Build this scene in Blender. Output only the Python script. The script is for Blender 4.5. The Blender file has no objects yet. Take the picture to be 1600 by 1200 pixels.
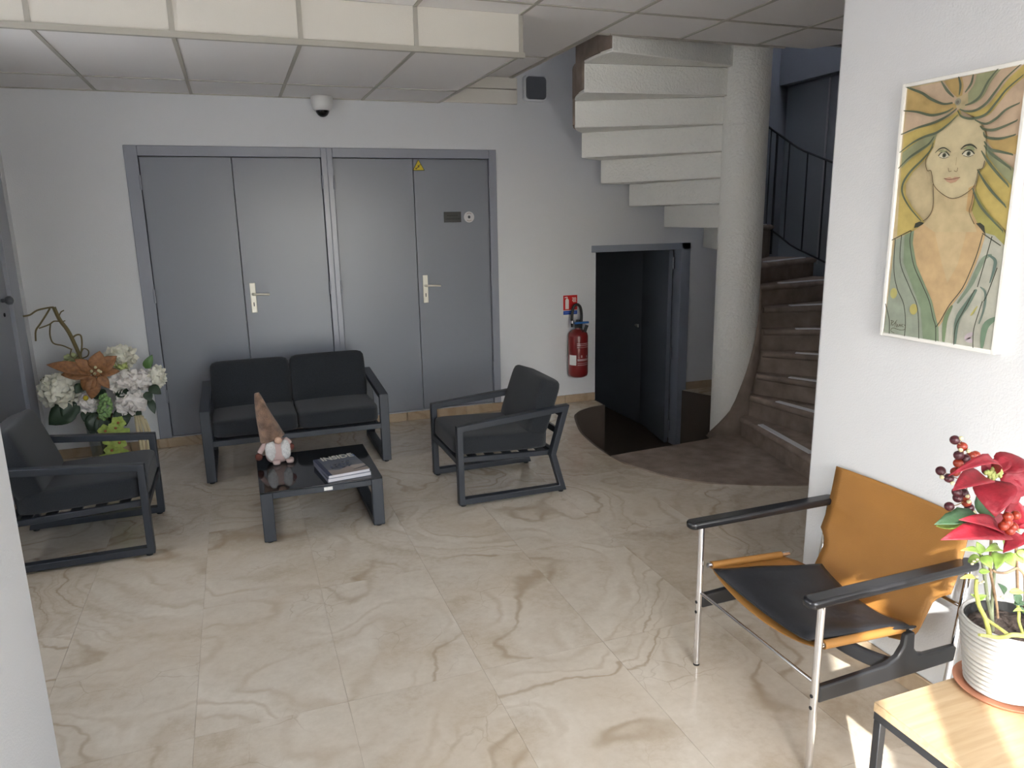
import bpy, bmesh, math, random
import numpy as np
from mathutils import Vector, Matrix
PI = math.pi
rnd = random.Random(7)
SC = bpy.context.scene
COL = SC.collection

# ------------------------------------------------------------------ camera
H = 1.67
FPX = 1154.02
YAW, PITCH, ROLL = 0.35145397, 0.22302489, 0.01848327
def _rot():
    cy, sy, cp, sp, cr, sr = math.cos(YAW), math.sin(YAW), math.cos(PITCH), math.sin(PITCH), math.cos(ROLL), math.sin(ROLL)
    f = np.array([sy*cp, cy*cp, -sp]); r = np.array([cy, -sy, 0.]); d = np.cross(f, r)
    return np.array([cr*r+sr*d, -sr*r+cr*d, f])
RM = _rot()
cam = bpy.data.cameras.new('camera'); cam.sensor_width = 36; cam.lens = 36*FPX/1600; cam.clip_start = 0.02; cam.clip_end = 200
co = bpy.data.objects.new('camera', cam); COL.objects.link(co)
m = Matrix.Identity(4)
for i in range(3):
    m[i][0] = RM[0][i]; m[i][1] = -RM[1][i]; m[i][2] = -RM[2][i]
m[2][3] = H
co.matrix_world = m
SC.camera = co
# survey helpers: a sight line of the photograph met with a real plane of the room
def ray(u, v):
    return RM.T @ np.array([(u-800)/FPX, (v-600)/FPX, 1.])
def atY(u, v, Y):
    d = ray(u, v); return Vector(np.array([0, 0, H]) + d*(Y/d[1]))
def atX(u, v, X):
    d = ray(u, v); return Vector(np.array([0, 0, H]) + d*(X/d[0]))
def atZ(u, v, z):
    d = ray(u, v); return Vector(np.array([0, 0, H]) + d*((z-H)/d[2]))

# ------------------------------------------------------------------ light
SUN_AZ, SUN_EL = math.radians(38.0), math.radians(33.0)
W = bpy.data.worlds.new('sky'); SC.world = W; W.use_nodes = True
nt = W.node_tree; nt.nodes.clear()
out = nt.nodes.new('ShaderNodeOutputWorld'); bg = nt.nodes.new('ShaderNodeBackground')
sky = nt.nodes.new('ShaderNodeTexSky'); sky.sky_type = 'NISHITA'; sky.sun_disc = False
sky.sun_elevation = SUN_EL; sky.sun_rotation = SUN_AZ + PI; sky.dust_density = 2.5; sky.air_density = 1.0
hs = nt.nodes.new('ShaderNodeHueSaturation'); hs.inputs['Saturation'].default_value = 0.5
nt.links.new(sky.outputs[0], hs.inputs['Color']); nt.links.new(hs.outputs[0], bg.inputs['Color'])
bg.inputs['Strength'].default_value = 1.0
nt.links.new(bg.outputs[0], out.inputs[0])
sl = bpy.data.lights.new('sun', 'SUN'); sl.energy = 9.0; sl.angle = math.radians(0.8); sl.color = (1.0, 0.96, 0.90)
so = bpy.data.objects.new('sun', sl); COL.objects.link(so)
sdir = Vector((math.sin(SUN_AZ)*math.cos(SUN_EL), math.cos(SUN_AZ)*math.cos(SUN_EL), -math.sin(SUN_EL)))
so.rotation_euler = sdir.to_track_quat('-Z', 'Y').to_euler(); so.location = (-3, -6, 8)
SC.view_settings.view_transform = 'Standard'; SC.view_settings.look = 'None'
SC.view_settings.gamma = 1.0; SC.view_settings.use_curve_mapping = False
SC.view_settings.exposure = 1.11
try:
    SC.cycles.max_bounces = 12; SC.cycles.diffuse_bounces = 8; SC.cycles.glossy_bounces = 4
    SC.cycles.transparent_max_bounces = 12; SC.cycles.caustics_reflective = False; SC.cycles.caustics_refractive = False
    SC.cycles.sample_clamp_indirect = 6.0
except Exception: pass

# ------------------------------------------------------------------ materials
def mat(name, col, rough=.6, metal=0., spec=.5, bump=None, var=None, coat=0., sheen=0., trans=0., rvar=None):
    """bump=(scale, strength, detail); var=(scale, amount) multiplies the base colour by noise."""
    M = bpy.data.materials.new(name); M.use_nodes = True
    n = M.node_tree; b = n.nodes['Principled BSDF']
    b.inputs['Base Color'].default_value = (*col, 1); b.inputs['Roughness'].default_value = rough
    b.inputs['Metallic'].default_value = metal; b.inputs['Specular IOR Level'].default_value = spec
    b.inputs['Coat Weight'].default_value = coat; b.inputs['Sheen Weight'].default_value = sheen
    b.inputs['Transmission Weight'].default_value = trans
    tc = n.nodes.new('ShaderNodeTexCoord')
    if var:
        nz = n.nodes.new('ShaderNodeTexNoise'); nz.inputs['Scale'].default_value = var[0]; nz.inputs['Detail'].default_value = 4
        n.links.new(tc.outputs['Object'], nz.inputs['Vector'])
        mr = n.nodes.new('ShaderNodeMapRange'); mr.inputs['From Min'].default_value = .3; mr.inputs['From Max'].default_value = .7
        mr.inputs['To Min'].default_value = 1-var[1]; mr.inputs['To Max'].default_value = 1+var[1]
        n.links.new(nz.outputs['Fac'], mr.inputs['Value'])
        mx = n.nodes.new('ShaderNodeMix'); mx.data_type = 'RGBA'; mx.blend_type = 'MULTIPLY'; mx.inputs['Factor'].default_value = 1
        mx.inputs[6].default_value = (*col, 1); n.links.new(mr.outputs[0], mx.inputs[7]); n.links.new(mx.outputs[2], b.inputs['Base Color'])
    if rvar:
        nz = n.nodes.new('ShaderNodeTexNoise'); nz.inputs['Scale'].default_value = rvar[0]; nz.inputs['Detail'].default_value = 3
        n.links.new(tc.outputs['Object'], nz.inputs['Vector'])
        mr = n.nodes.new('ShaderNodeMapRange'); mr.inputs['To Min'].default_value = rough-rvar[1]; mr.inputs['To Max'].default_value = rough+rvar[1]
        n.links.new(nz.outputs['Fac'], mr.inputs['Value']); n.links.new(mr.outputs[0], b.inputs['Roughness'])
    if bump:
        nz = n.nodes.new('ShaderNodeTexNoise'); nz.inputs['Scale'].default_value = bump[0]; nz.inputs['Detail'].default_value = bump[2] if len(bump) > 2 else 3
        n.links.new(tc.outputs['Object'], nz.inputs['Vector'])
        bp = n.nodes.new('ShaderNodeBump'); bp.inputs['Strength'].default_value = bump[1]; bp.inputs['Distance'].default_value = .01
        n.links.new(nz.outputs['Fac'], bp.inputs['Height']); n.links.new(bp.outputs[0], b.inputs['Normal'])
    return M

def marble(name, dark=1.08, rough=.16, tint=(1, 1, 1)):
    M = bpy.data.materials.new(name); M.use_nodes = True
    n = M.node_tree; b = n.nodes['Principled BSDF']; L = n.links.new
    geo = n.nodes.new('ShaderNodeNewGeometry'); oi = n.nodes.new('ShaderNodeObjectInfo')
    cmb = n.nodes.new('ShaderNodeCombineXYZ')
    mu = n.nodes.new('ShaderNodeMath'); mu.operation = 'MULTIPLY'; mu.inputs[1].default_value = 0.55
    L(oi.outputs['Random'], mu.inputs[0]); L(mu.outputs[0], cmb.inputs[0]); L(mu.outputs[0], cmb.inputs[2])
    ad = n.nodes.new('ShaderNodeVectorMath'); L(geo.outputs['Position'], ad.inputs[0]); L(cmb.outputs[0], ad.inputs[1])
    def m_(op, a, v=None):
        x = n.nodes.new('ShaderNodeMath'); x.operation = op
        L(a, x.inputs[0])
        if v is not None:
            if isinstance(v, (int, float)): x.inputs[1].default_value = v
            else: L(v, x.inputs[1])
        return x.outputs[0]
    def noise(vec, scale, detail, rough_=.5, dist=0., col=False):
        x = n.nodes.new('ShaderNodeTexNoise'); x.inputs['Scale'].default_value = scale; x.inputs['Detail'].default_value = detail
        x.inputs['Roughness'].default_value = rough_; x.inputs['Distortion'].default_value = dist; L(vec, x.inputs['Vector'])
        return x.outputs['Color' if col else 'Fac']
    def warp(vec, scale, amt, detail=3):
        c = noise(vec, scale, detail, col=True)
        a = n.nodes.new('ShaderNodeVectorMath'); a.operation = 'SUBTRACT'; L(c, a.inputs[0]); a.inputs[1].default_value = (.5, .5, .5)
        b_ = n.nodes.new('ShaderNodeVectorMath'); b_.operation = 'SCALE'; L(a.outputs[0], b_.inputs[0]); b_.inputs['Scale'].default_value = amt
        c_ = n.nodes.new('ShaderNodeVectorMath'); L(vec, c_.inputs[0]); L(b_.outputs[0], c_.inputs[1]); return c_.outputs[0]
    def remap(v, a, b_, c=0., d=1., smooth=False):
        x = n.nodes.new('ShaderNodeMapRange'); x.inputs['From Min'].default_value = a; x.inputs['From Max'].default_value = b_
        x.inputs['To Min'].default_value = c; x.inputs['To Max'].default_value = d
        if smooth: x.interpolation_type = 'SMOOTHSTEP'
        L(v, x.inputs['Value']); return x.outputs[0]
    def mixc(f, a, col):
        x = n.nodes.new('ShaderNodeMix'); x.data_type = 'RGBA'; L(f, x.inputs['Factor']); L(a, x.inputs[6]); x.inputs[7].default_value = (*col, 1); return x.outputs[2]
    K = lambda r, g, b_: (r*dark*tint[0], g*dark*tint[1], b_*dark*tint[2])
    v = warp(warp(ad.outputs[0], 3.2, .22), 13., .045, 4)
    flow = noise(v, .85, 1.5, .45, .9)
    lines = lambda k, w: remap(m_('ABSOLUTE', m_('SUBTRACT', m_('FRACT', m_('MULTIPLY', flow, k)), .5)), 0, w, 1, 0, True)
    cloud = noise(v, 3.4, 8, .58); fine_ = noise(ad.outputs[0], 30, 7, .66); patch = noise(ad.outputs[0], 1.6, 3)
    cr = n.nodes.new('ShaderNodeValToRGB'); e = cr.color_ramp.elements
    e[0].position = .22; e[0].color = (*K(.43, .355, .265), 1); e[1].position = .80; e[1].color = (*K(.63, .572, .487), 1)
    x = e.new(.5); x.color = (*K(.545, .482, .396), 1)
    band = m_('SINE', m_('MULTIPLY', flow, 60.))
    L(m_('ADD', m_('ADD', m_('MULTIPLY', cloud, .95), m_('MULTIPLY', oi.outputs['Random'], .16)), m_('SUBTRACT', m_('ADD', m_('MULTIPLY', fine_, .55), m_('MULTIPLY', band, .065)), .31)), cr.inputs['Fac'])
    c = mixc(m_('MULTIPLY', remap(patch, .45, .7), .35), cr.outputs[0], K(.50, .40, .285))
    c = mixc(m_('MULTIPLY', m_('MULTIPLY', lines(17., .24), remap(cloud, .40, .62)), .42), c, K(.36, .27, .175))
    c = mixc(m_('MULTIPLY', m_('MULTIPLY', lines(5., .055), remap(patch, .36, .56)), .45), c, K(.30, .215, .13))
    vo = n.nodes.new('ShaderNodeTexVoronoi'); vo.feature = 'DISTANCE_TO_EDGE'; vo.inputs['Scale'].default_value = 6.5; L(v, vo.inputs['Vector'])
    c = mixc(m_('MULTIPLY', m_('MULTIPLY', remap(vo.outputs['Distance'], 0, .022, 1, 0), remap(noise(ad.outputs[0], 2.3, 2), .52, .66)), .4), c, K(.30, .225, .15))
    L(c, b.inputs['Base Color'])
    class n3: outputs = {'Fac': fine_}
    rr = n.nodes.new('ShaderNodeMapRange'); rr.inputs['To Min'].default_value = rough-.06; rr.inputs['To Max'].default_value = rough+.1; L(n3.outputs['Fac'], rr.inputs['Value']); L(rr.outputs[0], b.inputs['Roughness'])
    b.inputs['Specular IOR Level'].default_value = .45
    return M

def wood(name):
    M = bpy.data.materials.new(name); M.use_nodes = True
    n = M.node_tree; b = n.nodes['Principled BSDF']; L = n.links.new
    tc = n.nodes.new('ShaderNodeTexCoord'); mp = n.nodes.new('ShaderNodeMapping'); mp.inputs['Scale'].default_value = (1.6, 22, 22)
    L(tc.outputs['Object'], mp.inputs[0])
    nz = n.nodes.new('ShaderNodeTexNoise'); nz.inputs['Scale'].default_value = 3; nz.inputs['Detail'].default_value = 6; nz.inputs['Distortion'].default_value = .5; L(mp.outputs[0], nz.inputs['Vector'])
    cr = n.nodes.new('ShaderNodeValToRGB'); e = cr.color_ramp.elements
    e[0].position = .3; e[0].color = (.42, .29, .16, 1); e[1].position = .75; e[1].color = (.53, .39, .235, 1)
    L(nz.outputs['Fac'], cr.inputs[0]); L(cr.outputs[0], b.inputs['Base Color']); b.inputs['Roughness'].default_value = .42
    bp = n.nodes.new('ShaderNodeBump'); bp.inputs['Strength'].default_value = .08; L(nz.outputs['Fac'], bp.inputs['Height']); L(bp.outputs[0], b.inputs['Normal'])
    return M

def printed(name, rough=.7, mottle=0.0):
    """flat print: colour from the mesh's 'print' colour attribute"""
    M = bpy.data.materials.new(name); M.use_nodes = True
    n = M.node_tree; b = n.nodes['Principled BSDF']; L = n.links.new
    at = n.nodes.new('ShaderNodeAttribute'); at.attribute_name = 'print'
    if mottle:
        tc = n.nodes.new('ShaderNodeTexCoord'); nz = n.nodes.new('ShaderNodeTexNoise'); nz.inputs['Scale'].default_value = 22; nz.inputs['Detail'].default_value = 6
        L(tc.outputs['Object'], nz.inputs['Vector'])
        mr = n.nodes.new('ShaderNodeMapRange'); mr.inputs['From Min'].default_value = .3; mr.inputs['From Max'].default_value = .7
        mr.inputs['To Min'].default_value = 1-mottle; mr.inputs['To Max'].default_value = 1+mottle; L(nz.outputs['Fac'], mr.inputs['Value'])
        mx = n.nodes.new('ShaderNodeMix'); mx.data_type = 'RGBA'; mx.blend_type = 'MULTIPLY'; mx.inputs['Factor'].default_value = 1
        L(at.outputs['Color'], mx.inputs[6]); L(mr.outputs[0], mx.inputs[7]); L(mx.outputs[2], b.inputs['Base Color'])
    else: L(at.outputs['Color'], b.inputs['Base Color'])
    b.inputs['Roughness'].default_value = rough
    return M

def glass_mat(name, tint=(1, 1, 1), gloss=.06):
    M = bpy.data.materials.new(name); M.use_nodes = True; n = M.node_tree; n.nodes.clear(); L = n.links.new
    o = n.nodes.new('ShaderNodeOutputMaterial'); t = n.nodes.new('ShaderNodeBsdfTransparent'); g = n.nodes.new('ShaderNodeBsdfGlossy')
    t.inputs[0].default_value = (*tint, 1); g.inputs['Roughness'].default_value = .02
    fr = n.nodes.new('ShaderNodeLayerWeight'); fr.inputs['Blend'].default_value = .25
    mr = n.nodes.new('ShaderNodeMapRange'); mr.inputs['To Min'].default_value = gloss; mr.inputs['To Max'].default_value = .6
    L(fr.outputs['Facing'], mr.inputs['Value'])
    mx = n.nodes.new('ShaderNodeMixShader'); L(mr.outputs[0], mx.inputs[0]); L(t.outputs[0], mx.inputs[1]); L(g.outputs[0], mx.inputs[2]); L(mx.outputs[0], o.inputs[0])
    return M

def srgb(r, g, b):
    f = lambda c: (c/255)/12.92 if c/255 <= .04045 else ((c/255+.055)/1.055)**2.4
    return (f(r), f(g), f(b))

M = {}
M['wall'] = mat('wall_paint', (.665, .675, .695), .55, bump=(170, .15, 4))
M['ceil'] = mat('ceiling_tile', (.82, .80, .79), .8, bump=(420, .15, 2))
M['cream'] = mat('cream_panel', (.71, .68, .615), .7, bump=(300, .12, 2))
M['bar'] = mat('grid_bar_metal', (.42, .40, .35), .5)
M['floor'] = marble('marble_slab')
M['grout'] = mat('grout', (.55, .48, .38), .8)
M['skirt'] = marble('marble_skirting', .74, .35, (1.03, .90, .76))
M['door'] = mat('grey_blue_gloss_paint', (.235, .250, .285), .29, spec=.5, bump=(9, .012, 2))
M['frame'] = mat('grey_gloss_frame', (.30, .315, .36), .22, bump=(30, .06, 2))
M['darkdoor'] = mat('dark_blue_grey_paint', (.21, .235, .275), .4)
M['stairwall'] = mat('stairwell_blue_grey_paint', (.23, .25, .29), .5)
M['carpet'] = mat('brown_carpet', (.29, .235, .198), .95, spec=.1, bump=(260, .6, 3), var=(9, .22))
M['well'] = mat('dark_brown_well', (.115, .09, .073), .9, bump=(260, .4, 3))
M['plaster'] = mat('rough_white_plaster', (.90, .895, .85), .7, bump=(60, .8, 5))
M['nosing'] = mat('grey_nosing_strip', (.62, .62, .63), .5)
M['black_alu'] = mat('anthracite_powder_coat', (.022, .027, .036), .42, bump=(500, .05, 2))
M['fabric'] = mat('charcoal_fabric', (.020, .023, .028), .9, spec=.25, bump=(700, .35, 2), var=(200, .25), sheen=.15)
M['blackglass'] = mat('black_glass', (.006, .007, .009), .05, spec=.6)
M['chrome'] = mat('chrome', (.78, .78, .80), .09, 1.0)
M['cast'] = mat('black_cast_metal', (.018, .019, .022), .32, spec=.5)
M['armpad'] = mat('black_glossy_arm', (.012, .012, .014), .22)
M['tan'] = mat('tan_leather', (.31, .145, .036), .48, spec=.4, bump=(240, .12, 4), var=(4, .1))
M['blackleather'] = mat('black_leather', (.017, .018, .022), .42, bump=(14, .25, 5), spec=.5)
M['rubber'] = mat('black_rubber', (.012, .012, .012), .7)
M['wood'] = wood('oak_veneer')
M['pot'] = mat('pale_grey_ceramic', (.44, .425, .40), .35)
M['terra'] = mat('terracotta', (.50, .22, .13), .7)
M['soil'] = mat('soil', (.05, .035, .028), .95, bump=(60, 1.0, 5), var=(50, .5))
M['red'] = mat('red_bract', (.205, .005, .014), .6, var=(60, .18), bump=(70, .25, 3))
M['green'] = mat('dark_green_leaf', (.036, .078, .036), .5, var=(40, .2), bump=(50, .2))
M['lime'] = mat('light_green_leaf', (.25, .37, .075), .5, var=(50, .2))
M['limestem'] = mat('yellow_green_stem', (.36, .37, .09), .6, var=(60, .2))
M['stem'] = mat('grey_green_stem', (.16, .18, .11), .6, var=(30, .25))
M['brownstem'] = mat('brown_stem', (.26, .17, .10), .7, var=(40, .3))
M['berry'] = mat('dark_red_berry', (.055, .008, .014), .3, var=(90, .4))
M['berry2'] = mat('orange_red_berry', (.27, .030, .012), .3, var=(90, .35))
M['bud'] = mat('pale_gold_bud', (.55, .50, .30), .3)
M['budg'] = mat('green_bud', (.25, .27, .08), .6)
M['whitef'] = mat('white_painted_frame', (.80, .79, .76), .4)
M['print'] = printed('painted_canvas', .75, .13)
M['plainprint'] = printed('flat_print', .5)
M['redpaint'] = mat('extinguisher_red', (.175, .012, .013), .3)
M['hose'] = mat('black_hose', (.012, .012, .013), .5)
M['blueplastic'] = mat('blue_plastic', (.03, .14, .42), .4)
M['white'] = mat('white_plastic', (.72, .72, .70), .4)
M['dome'] = mat('smoked_dome', (.008, .008, .010), .08)
M['handle'] = mat('pale_brushed_metal', (.72, .69, .60), .38, .35)
M['boxgrey'] = mat('grey_smoked_plastic', (.10, .11, .125), .3)
M['twig'] = mat('olive_twig', (.14, .11, .045), .8)
M['petal'] = mat('white_petal', (.74, .72, .62), .7, var=(40, .12))
M['petalw'] = mat('white_peony_petal', (.78, .74, .71), .7, var=(40, .10))
M['bronze'] = mat('bronze_bract', (.255, .115, .045), .6, var=(50, .3))
M['orchid'] = mat('green_orchid', (.36, .47, .10), .6, var=(50, .2))
M['succ'] = mat('green_cluster', (.20, .33, .12), .6, var=(60, .25))
M['deepgreen'] = mat('deep_green_leaf', (.022, .045, .022), .45, var=(30, .25))
M['cream_stem'] = mat('cream_stem', (.55, .47, .30), .8)
M['glass'] = glass_mat('clear_vase_glass', (.90, .93, .92), .08)
M['pane'] = glass_mat('window_glass', (.97, .98, .98), .05)
def frosted():  # diffusing pane of the added openings, spreads sun as soft fill
    m_ = bpy.data.materials.new('frosted_glass'); m_.use_nodes = True; n = m_.node_tree; n.nodes.clear()
    o = n.nodes.new('ShaderNodeOutputMaterial'); t = n.nodes.new('ShaderNodeBsdfTranslucent'); t.inputs[0].default_value = (.90, .91, .93, 1)
    n.links.new(t.outputs[0], o.inputs[0]); return m_
M['frosted'] = frosted()
M['hat'] = mat('brown_plush', (.19, .115, .078), .95, bump=(140, 1.0, 4), var=(20, .6), sheen=.2)
M['beard'] = mat('white_fluff', (.68, .67, .66), .95, bump=(180, .8, 4), var=(60, .12), sheen=.3)
M['pinkcloth'] = mat('pink_felt', (.46, .34, .32), .95, bump=(200, .3))
M['skin'] = mat('nose_fabric', (.58, .38, .28), .9)
M['mitten'] = mat('brown_mitten', (.115, .032, .022), .95, bump=(150, .5))
M['paper'] = mat('paper_edges', (.62, .61, .64), .7)
M['seal'] = mat('dark_gap', (.02, .022, .026), .8)
M['paving'] = mat('outdoor_paving', (.55, .53, .50), .9, var=(3, .15))
M['slab'] = mat('upper_slab', (.3, .3, .3), .9)

# ------------------------------------------------------------------ mesh helpers
def obj(name, bm, material=None, parent=None, smooth=False, mats=None):
    me = bpy.data.meshes.new(name); bm.to_mesh(me); bm.free()
    for x in (mats or ([material] if material else [])): me.materials.append(x)
    if smooth:
        me.polygons.foreach_set('use_smooth', [True]*len(me.polygons))
    o = bpy.data.objects.new(name, me); COL.objects.link(o)
    if parent: o.parent = parent
    return o
def autosmooth(o, deg=35):
    o.data.polygons.foreach_set('use_smooth', [True]*len(o.data.polygons))
    o.data.set_sharp_from_angle(angle=math.radians(deg))
    return o
def empty(name, loc=(0, 0, 0), rz=0.):
    o = bpy.data.objects.new(name, None); COL.objects.link(o); o.location = loc; o.rotation_euler = (0, 0, rz); o.empty_display_size = .05
    return o
def tag(o, label=None, cat=None, group=None, kind=None):
    if label: o['label'] = label
    if cat: o['category'] = cat
    if group: o['group'] = group
    if kind: o['kind'] = kind
    return o
def thing(name, label, cat, loc=(0, 0, 0), rz=0., group=None):
    return tag(empty(name, loc, rz), label, cat, group)
def box(bm, lo, hi):
    v = [bm.verts.new((x, y, z)) for z in (lo[2], hi[2]) for y in (lo[1], hi[1]) for x in (lo[0], hi[0])]
    for f in ((0, 2, 3, 1), (4, 5, 7, 6), (0, 1, 5, 4), (1, 3, 7, 5), (3, 2, 6, 7), (2, 0, 4, 6)):
        bm.faces.new([v[i] for i in f])
    return v
def boxes(*lohi):
    bm = bmesh.new()
    for lo, hi in lohi: box(bm, lo, hi)
    return bm
def bev(o, w=.004, seg=2):
    md = o.modifiers.new('bevel', 'BEVEL'); md.width = w; md.segments = seg; md.limit_method = 'ANGLE'; md.angle_limit = math.radians(40); md.harden_normals = False
    return autosmooth(o, 40)
def prism(bm, pts, axis, a, b):
    """2D polygon extruded along axis from a to b. axis 'y': pts are (x,z); 'x': (y,z); 'z': (x,y)."""
    def P(p, t):
        return (p[0], t, p[1]) if axis == 'y' else (t, p[0], p[1]) if axis == 'x' else (p[0], p[1], t)
    A = [bm.verts.new(P(p, a)) for p in pts]; B = [bm.verts.new(P(p, b)) for p in pts]
    n = len(pts)
    for i in range(n): bm.faces.new((A[i], A[(i+1) % n], B[(i+1) % n], B[i]))
    bm.faces.new(A); bm.faces.new(B)
    bmesh.ops.recalc_face_normals(bm, faces=bm.faces)
def ringloop(bm, pts, t, axis, a, b):
    """closed bar frame of in-plane thickness t (inside the polygon), mitred at its corners"""
    n = len(pts); inn = []
    area = sum(pts[i][0]*pts[(i+1) % n][1]-pts[(i+1) % n][0]*pts[i][1] for i in range(n))
    s = 1 if area > 0 else -1
    for i in range(n):
        p0, p1, p2 = Vector(pts[i-1]), Vector(pts[i]), Vector(pts[(i+1) % n])
        d1 = (p1-p0).normalized(); d2 = (p2-p1).normalized()
        n1 = Vector((-d1.y, d1.x))*s; n2 = Vector((-d2.y, d2.x))*s
        mm = (n1+n2).normalized(); inn.append(p1+mm*(t/max(.2, mm.dot(n1))))
    def P(p, q): return (p[0], q, p[1]) if axis == 'y' else (q, p[0], p[1])
    oa = [bm.verts.new(P(p, a)) for p in pts]; ob = [bm.verts.new(P(p, b)) for p in pts]
    ia = [bm.verts.new(P(p, a)) for p in inn]; ib = [bm.verts.new(P(p, b)) for p in inn]
    for i in range(n):
        j = (i+1) % n
        bm.faces.new((oa[i], oa[j], ia[j], ia[i])); bm.faces.new((ob[i], ib[i], ib[j], ob[j]))
        bm.faces.new((oa[i], ob[i], ob[j], oa[j])); bm.faces.new((ia[i], ia[j], ib[j], ib[i]))
    bmesh.ops.recalc_face_normals(bm, faces=bm.faces)
def smoothpath(pts, n=6):
    pts = [Vector(p) for p in pts]
    if len(pts) < 3: return pts
    o = []
    for i in range(len(pts)-1):
        p0 = pts[max(i-1, 0)]; p1 = pts[i]; p2 = pts[i+1]; p3 = pts[min(i+2, len(pts)-1)]
        for k in range(n):
            t = k/n
            o.append(.5*((2*p1)+(p2-p0)*t+(2*p0-5*p1+4*p2-p3)*t*t+(3*p1-p0-3*p2+p3)*t**3))
    o.append(pts[-1]); return o
def tube(bm, pts, r, seg=10, sm=0, cap=True):
    if sm: 
        rr = r if callable(r) else None
        pts = smoothpath(pts, sm)
    pts = [Vector(p) for p in pts]; n = len(pts); rings = []
    up = Vector((0, 0, 1)); T0 = (pts[1]-pts[0]).normalized()
    if abs(T0.dot(up)) > .9: up = Vector((0, 1, 0))
    N = T0.cross(up).normalized()
    for i, p in enumerate(pts):
        T = (pts[min(i+1, n-1)]-pts[max(i-1, 0)]).normalized()
        N = (N-T*N.dot(T)).normalized(); B = T.cross(N)
        R = r(i/(n-1)) if callable(r) else r
        rings.append([bm.verts.new(p+N*R*math.cos(2*PI*k/seg)+B*R*math.sin(2*PI*k/seg)) for k in range(seg)])
    for a, b in zip(rings, rings[1:]):
        for k in range(seg): bm.faces.new((a[k], a[(k+1) % seg], b[(k+1) % seg], b[k]))
    if cap: bm.faces.new(rings[0][::-1]); bm.faces.new(rings[-1])
def tubeobj(name, pts, r, mt, parent, seg=10, sm=0):
    bm = bmesh.new(); tube(bm, pts, r, seg, sm); return autosmooth(obj(name, bm, mt, parent), 50)
def lathe(bm, prof, c=(0, 0), seg=32, cap=True):
    rings = [[bm.verts.new((c[0]+max(r, 1e-5)*math.cos(2*PI*k/seg), c[1]+max(r, 1e-5)*math.sin(2*PI*k/seg), z)) for k in range(seg)] for r, z in prof]
    for a, b in zip(rings, rings[1:]):
        for k in range(seg): bm.faces.new((a[k], a[(k+1) % seg], b[(k+1) % seg], b[k]))
    if cap:
        bm.faces.new(rings[0][::-1]); bm.faces.new(rings[-1])
def ball(bm, c, r, seg=10, sc=(1, 1, 1)):
    mtx = Matrix.Translation(c) @ Matrix.Diagonal((*sc, 1))
    bmesh.ops.create_uvsphere(bm, u_segments=seg, v_segments=max(5, seg*2//3), radius=r, matrix=mtx)
def cushion(bm, c, half, ax=(Vector((1, 0, 0)), Vector((0, 1, 0)), Vector((0, 0, 1))), n=10, k=7, puff=.12):
    """soft box: half sizes along three axes, the third axis being its thickness"""
    c = Vector(c); grid = {}
    def V(i, j, l):
        if (i, j, l) in grid: return grid[(i, j, l)]
        p = [2*i/n-1, 2*j/n-1, 2*l/n-1]
        q = sum(abs(t)**k for t in p)**(1/k); p = [t/q for t in p]
        th = p[2]*(1+puff*(1-p[0]**2)*(1-p[1]**2)*1.0)
        v = bm.verts.new(c+ax[0]*half[0]*p[0]+ax[1]*half[1]*p[1]+ax[2]*half[2]*th); grid[(i, j, l)] = v; return v
    for s in (0, n):
        for a in range(n):
            for b in range(n):
                for f in ([V(s, a, b), V(s, a+1, b), V(s, a+1, b+1), V(s, a, b+1)], [V(a, s, b), V(a+1, s, b), V(a+1, s, b+1), V(a, s, b+1)], [V(a, b, s), V(a+1, b, s), V(a+1, b+1, s), V(a, b+1, s)]):
                    bm.faces.new(f)
    bmesh.ops.recalc_face_normals(bm, faces=bm.faces)
def leaf(bm, base, tip, width, nrm, curl=.15, fold=.12, n=7, shape=.45, serr=0.):
    """a blade from base to tip; nrm roughly its upper side; curl bends it along its length, fold along the midrib"""
    base, tip, nrm = Vector(base), Vector(tip), Vector(nrm).normalized()
    L = (tip-base).length; T = (tip-base)/L; S = T.cross(nrm).normalized(); N = S.cross(T)
    rows = []
    for i in range(n+1):
        t = i/n; w = width*.5*(math.sin(PI*t**(shape*1.55)))**.85 if 0 < t < 1 else 0
        if serr: w *= 1+serr*(1 if i % 2 else -1)
        p = base+T*L*t+N*L*curl*(4*t*(1-t))
        if w < 1e-6: rows.append([bm.verts.new(p)])
        else: rows.append([bm.verts.new(p+S*w*q+N*abs(q)*w*fold*2) for q in (-1, -.5, 0, .5, 1)])
    for a, b in zip(rows, rows[1:]):
        if len(a) == 1 and len(b) == 1: continue
        for k in range(4):
            if len(a) == 1: bm.faces.new((a[0], b[k+1], b[k]))
            elif len(b) == 1: bm.faces.new((a[k], a[k+1], b[0]))
            else: bm.faces.new((a[k], a[k+1], b[k+1], b[k]))
def leafobj(name, mt, parent, *a, **k):
    bm = bmesh.new(); leaf(bm, *a, **k); o = obj(name, bm, mt, parent, True)
    s = o.modifiers.new('thick', 'SOLIDIFY'); s.thickness = .0012
    return o
def copyobj(o, parent, loc=None):
    c = o.copy(); COL.objects.link(c); c.parent = parent
    if loc is not None: c.location = loc
    return c
def copytree(o, parent=None):
    c = o.copy(); COL.objects.link(c); c.parent = parent
    for ch in list(o.children): copytree(ch, c)
    return c
def textmesh(s, size, parent=None, extrude=.0006, shear=0., bold=0.):
    cu = bpy.data.curves.new('lettering', 'FONT'); cu.body = s; cu.size = size; cu.extrude = extrude; cu.shear = shear; cu.offset = bold; cu.resolution_u = 3
    cu.align_x = 'CENTER'; cu.align_y = 'CENTER'
    o = bpy.data.objects.new('lettering', cu); COL.objects.link(o)
    dg = bpy.context.evaluated_depsgraph_get(); me = bpy.data.meshes.new_from_object(o.evaluated_get(dg))
    bpy.data.objects.remove(o); return me
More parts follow.
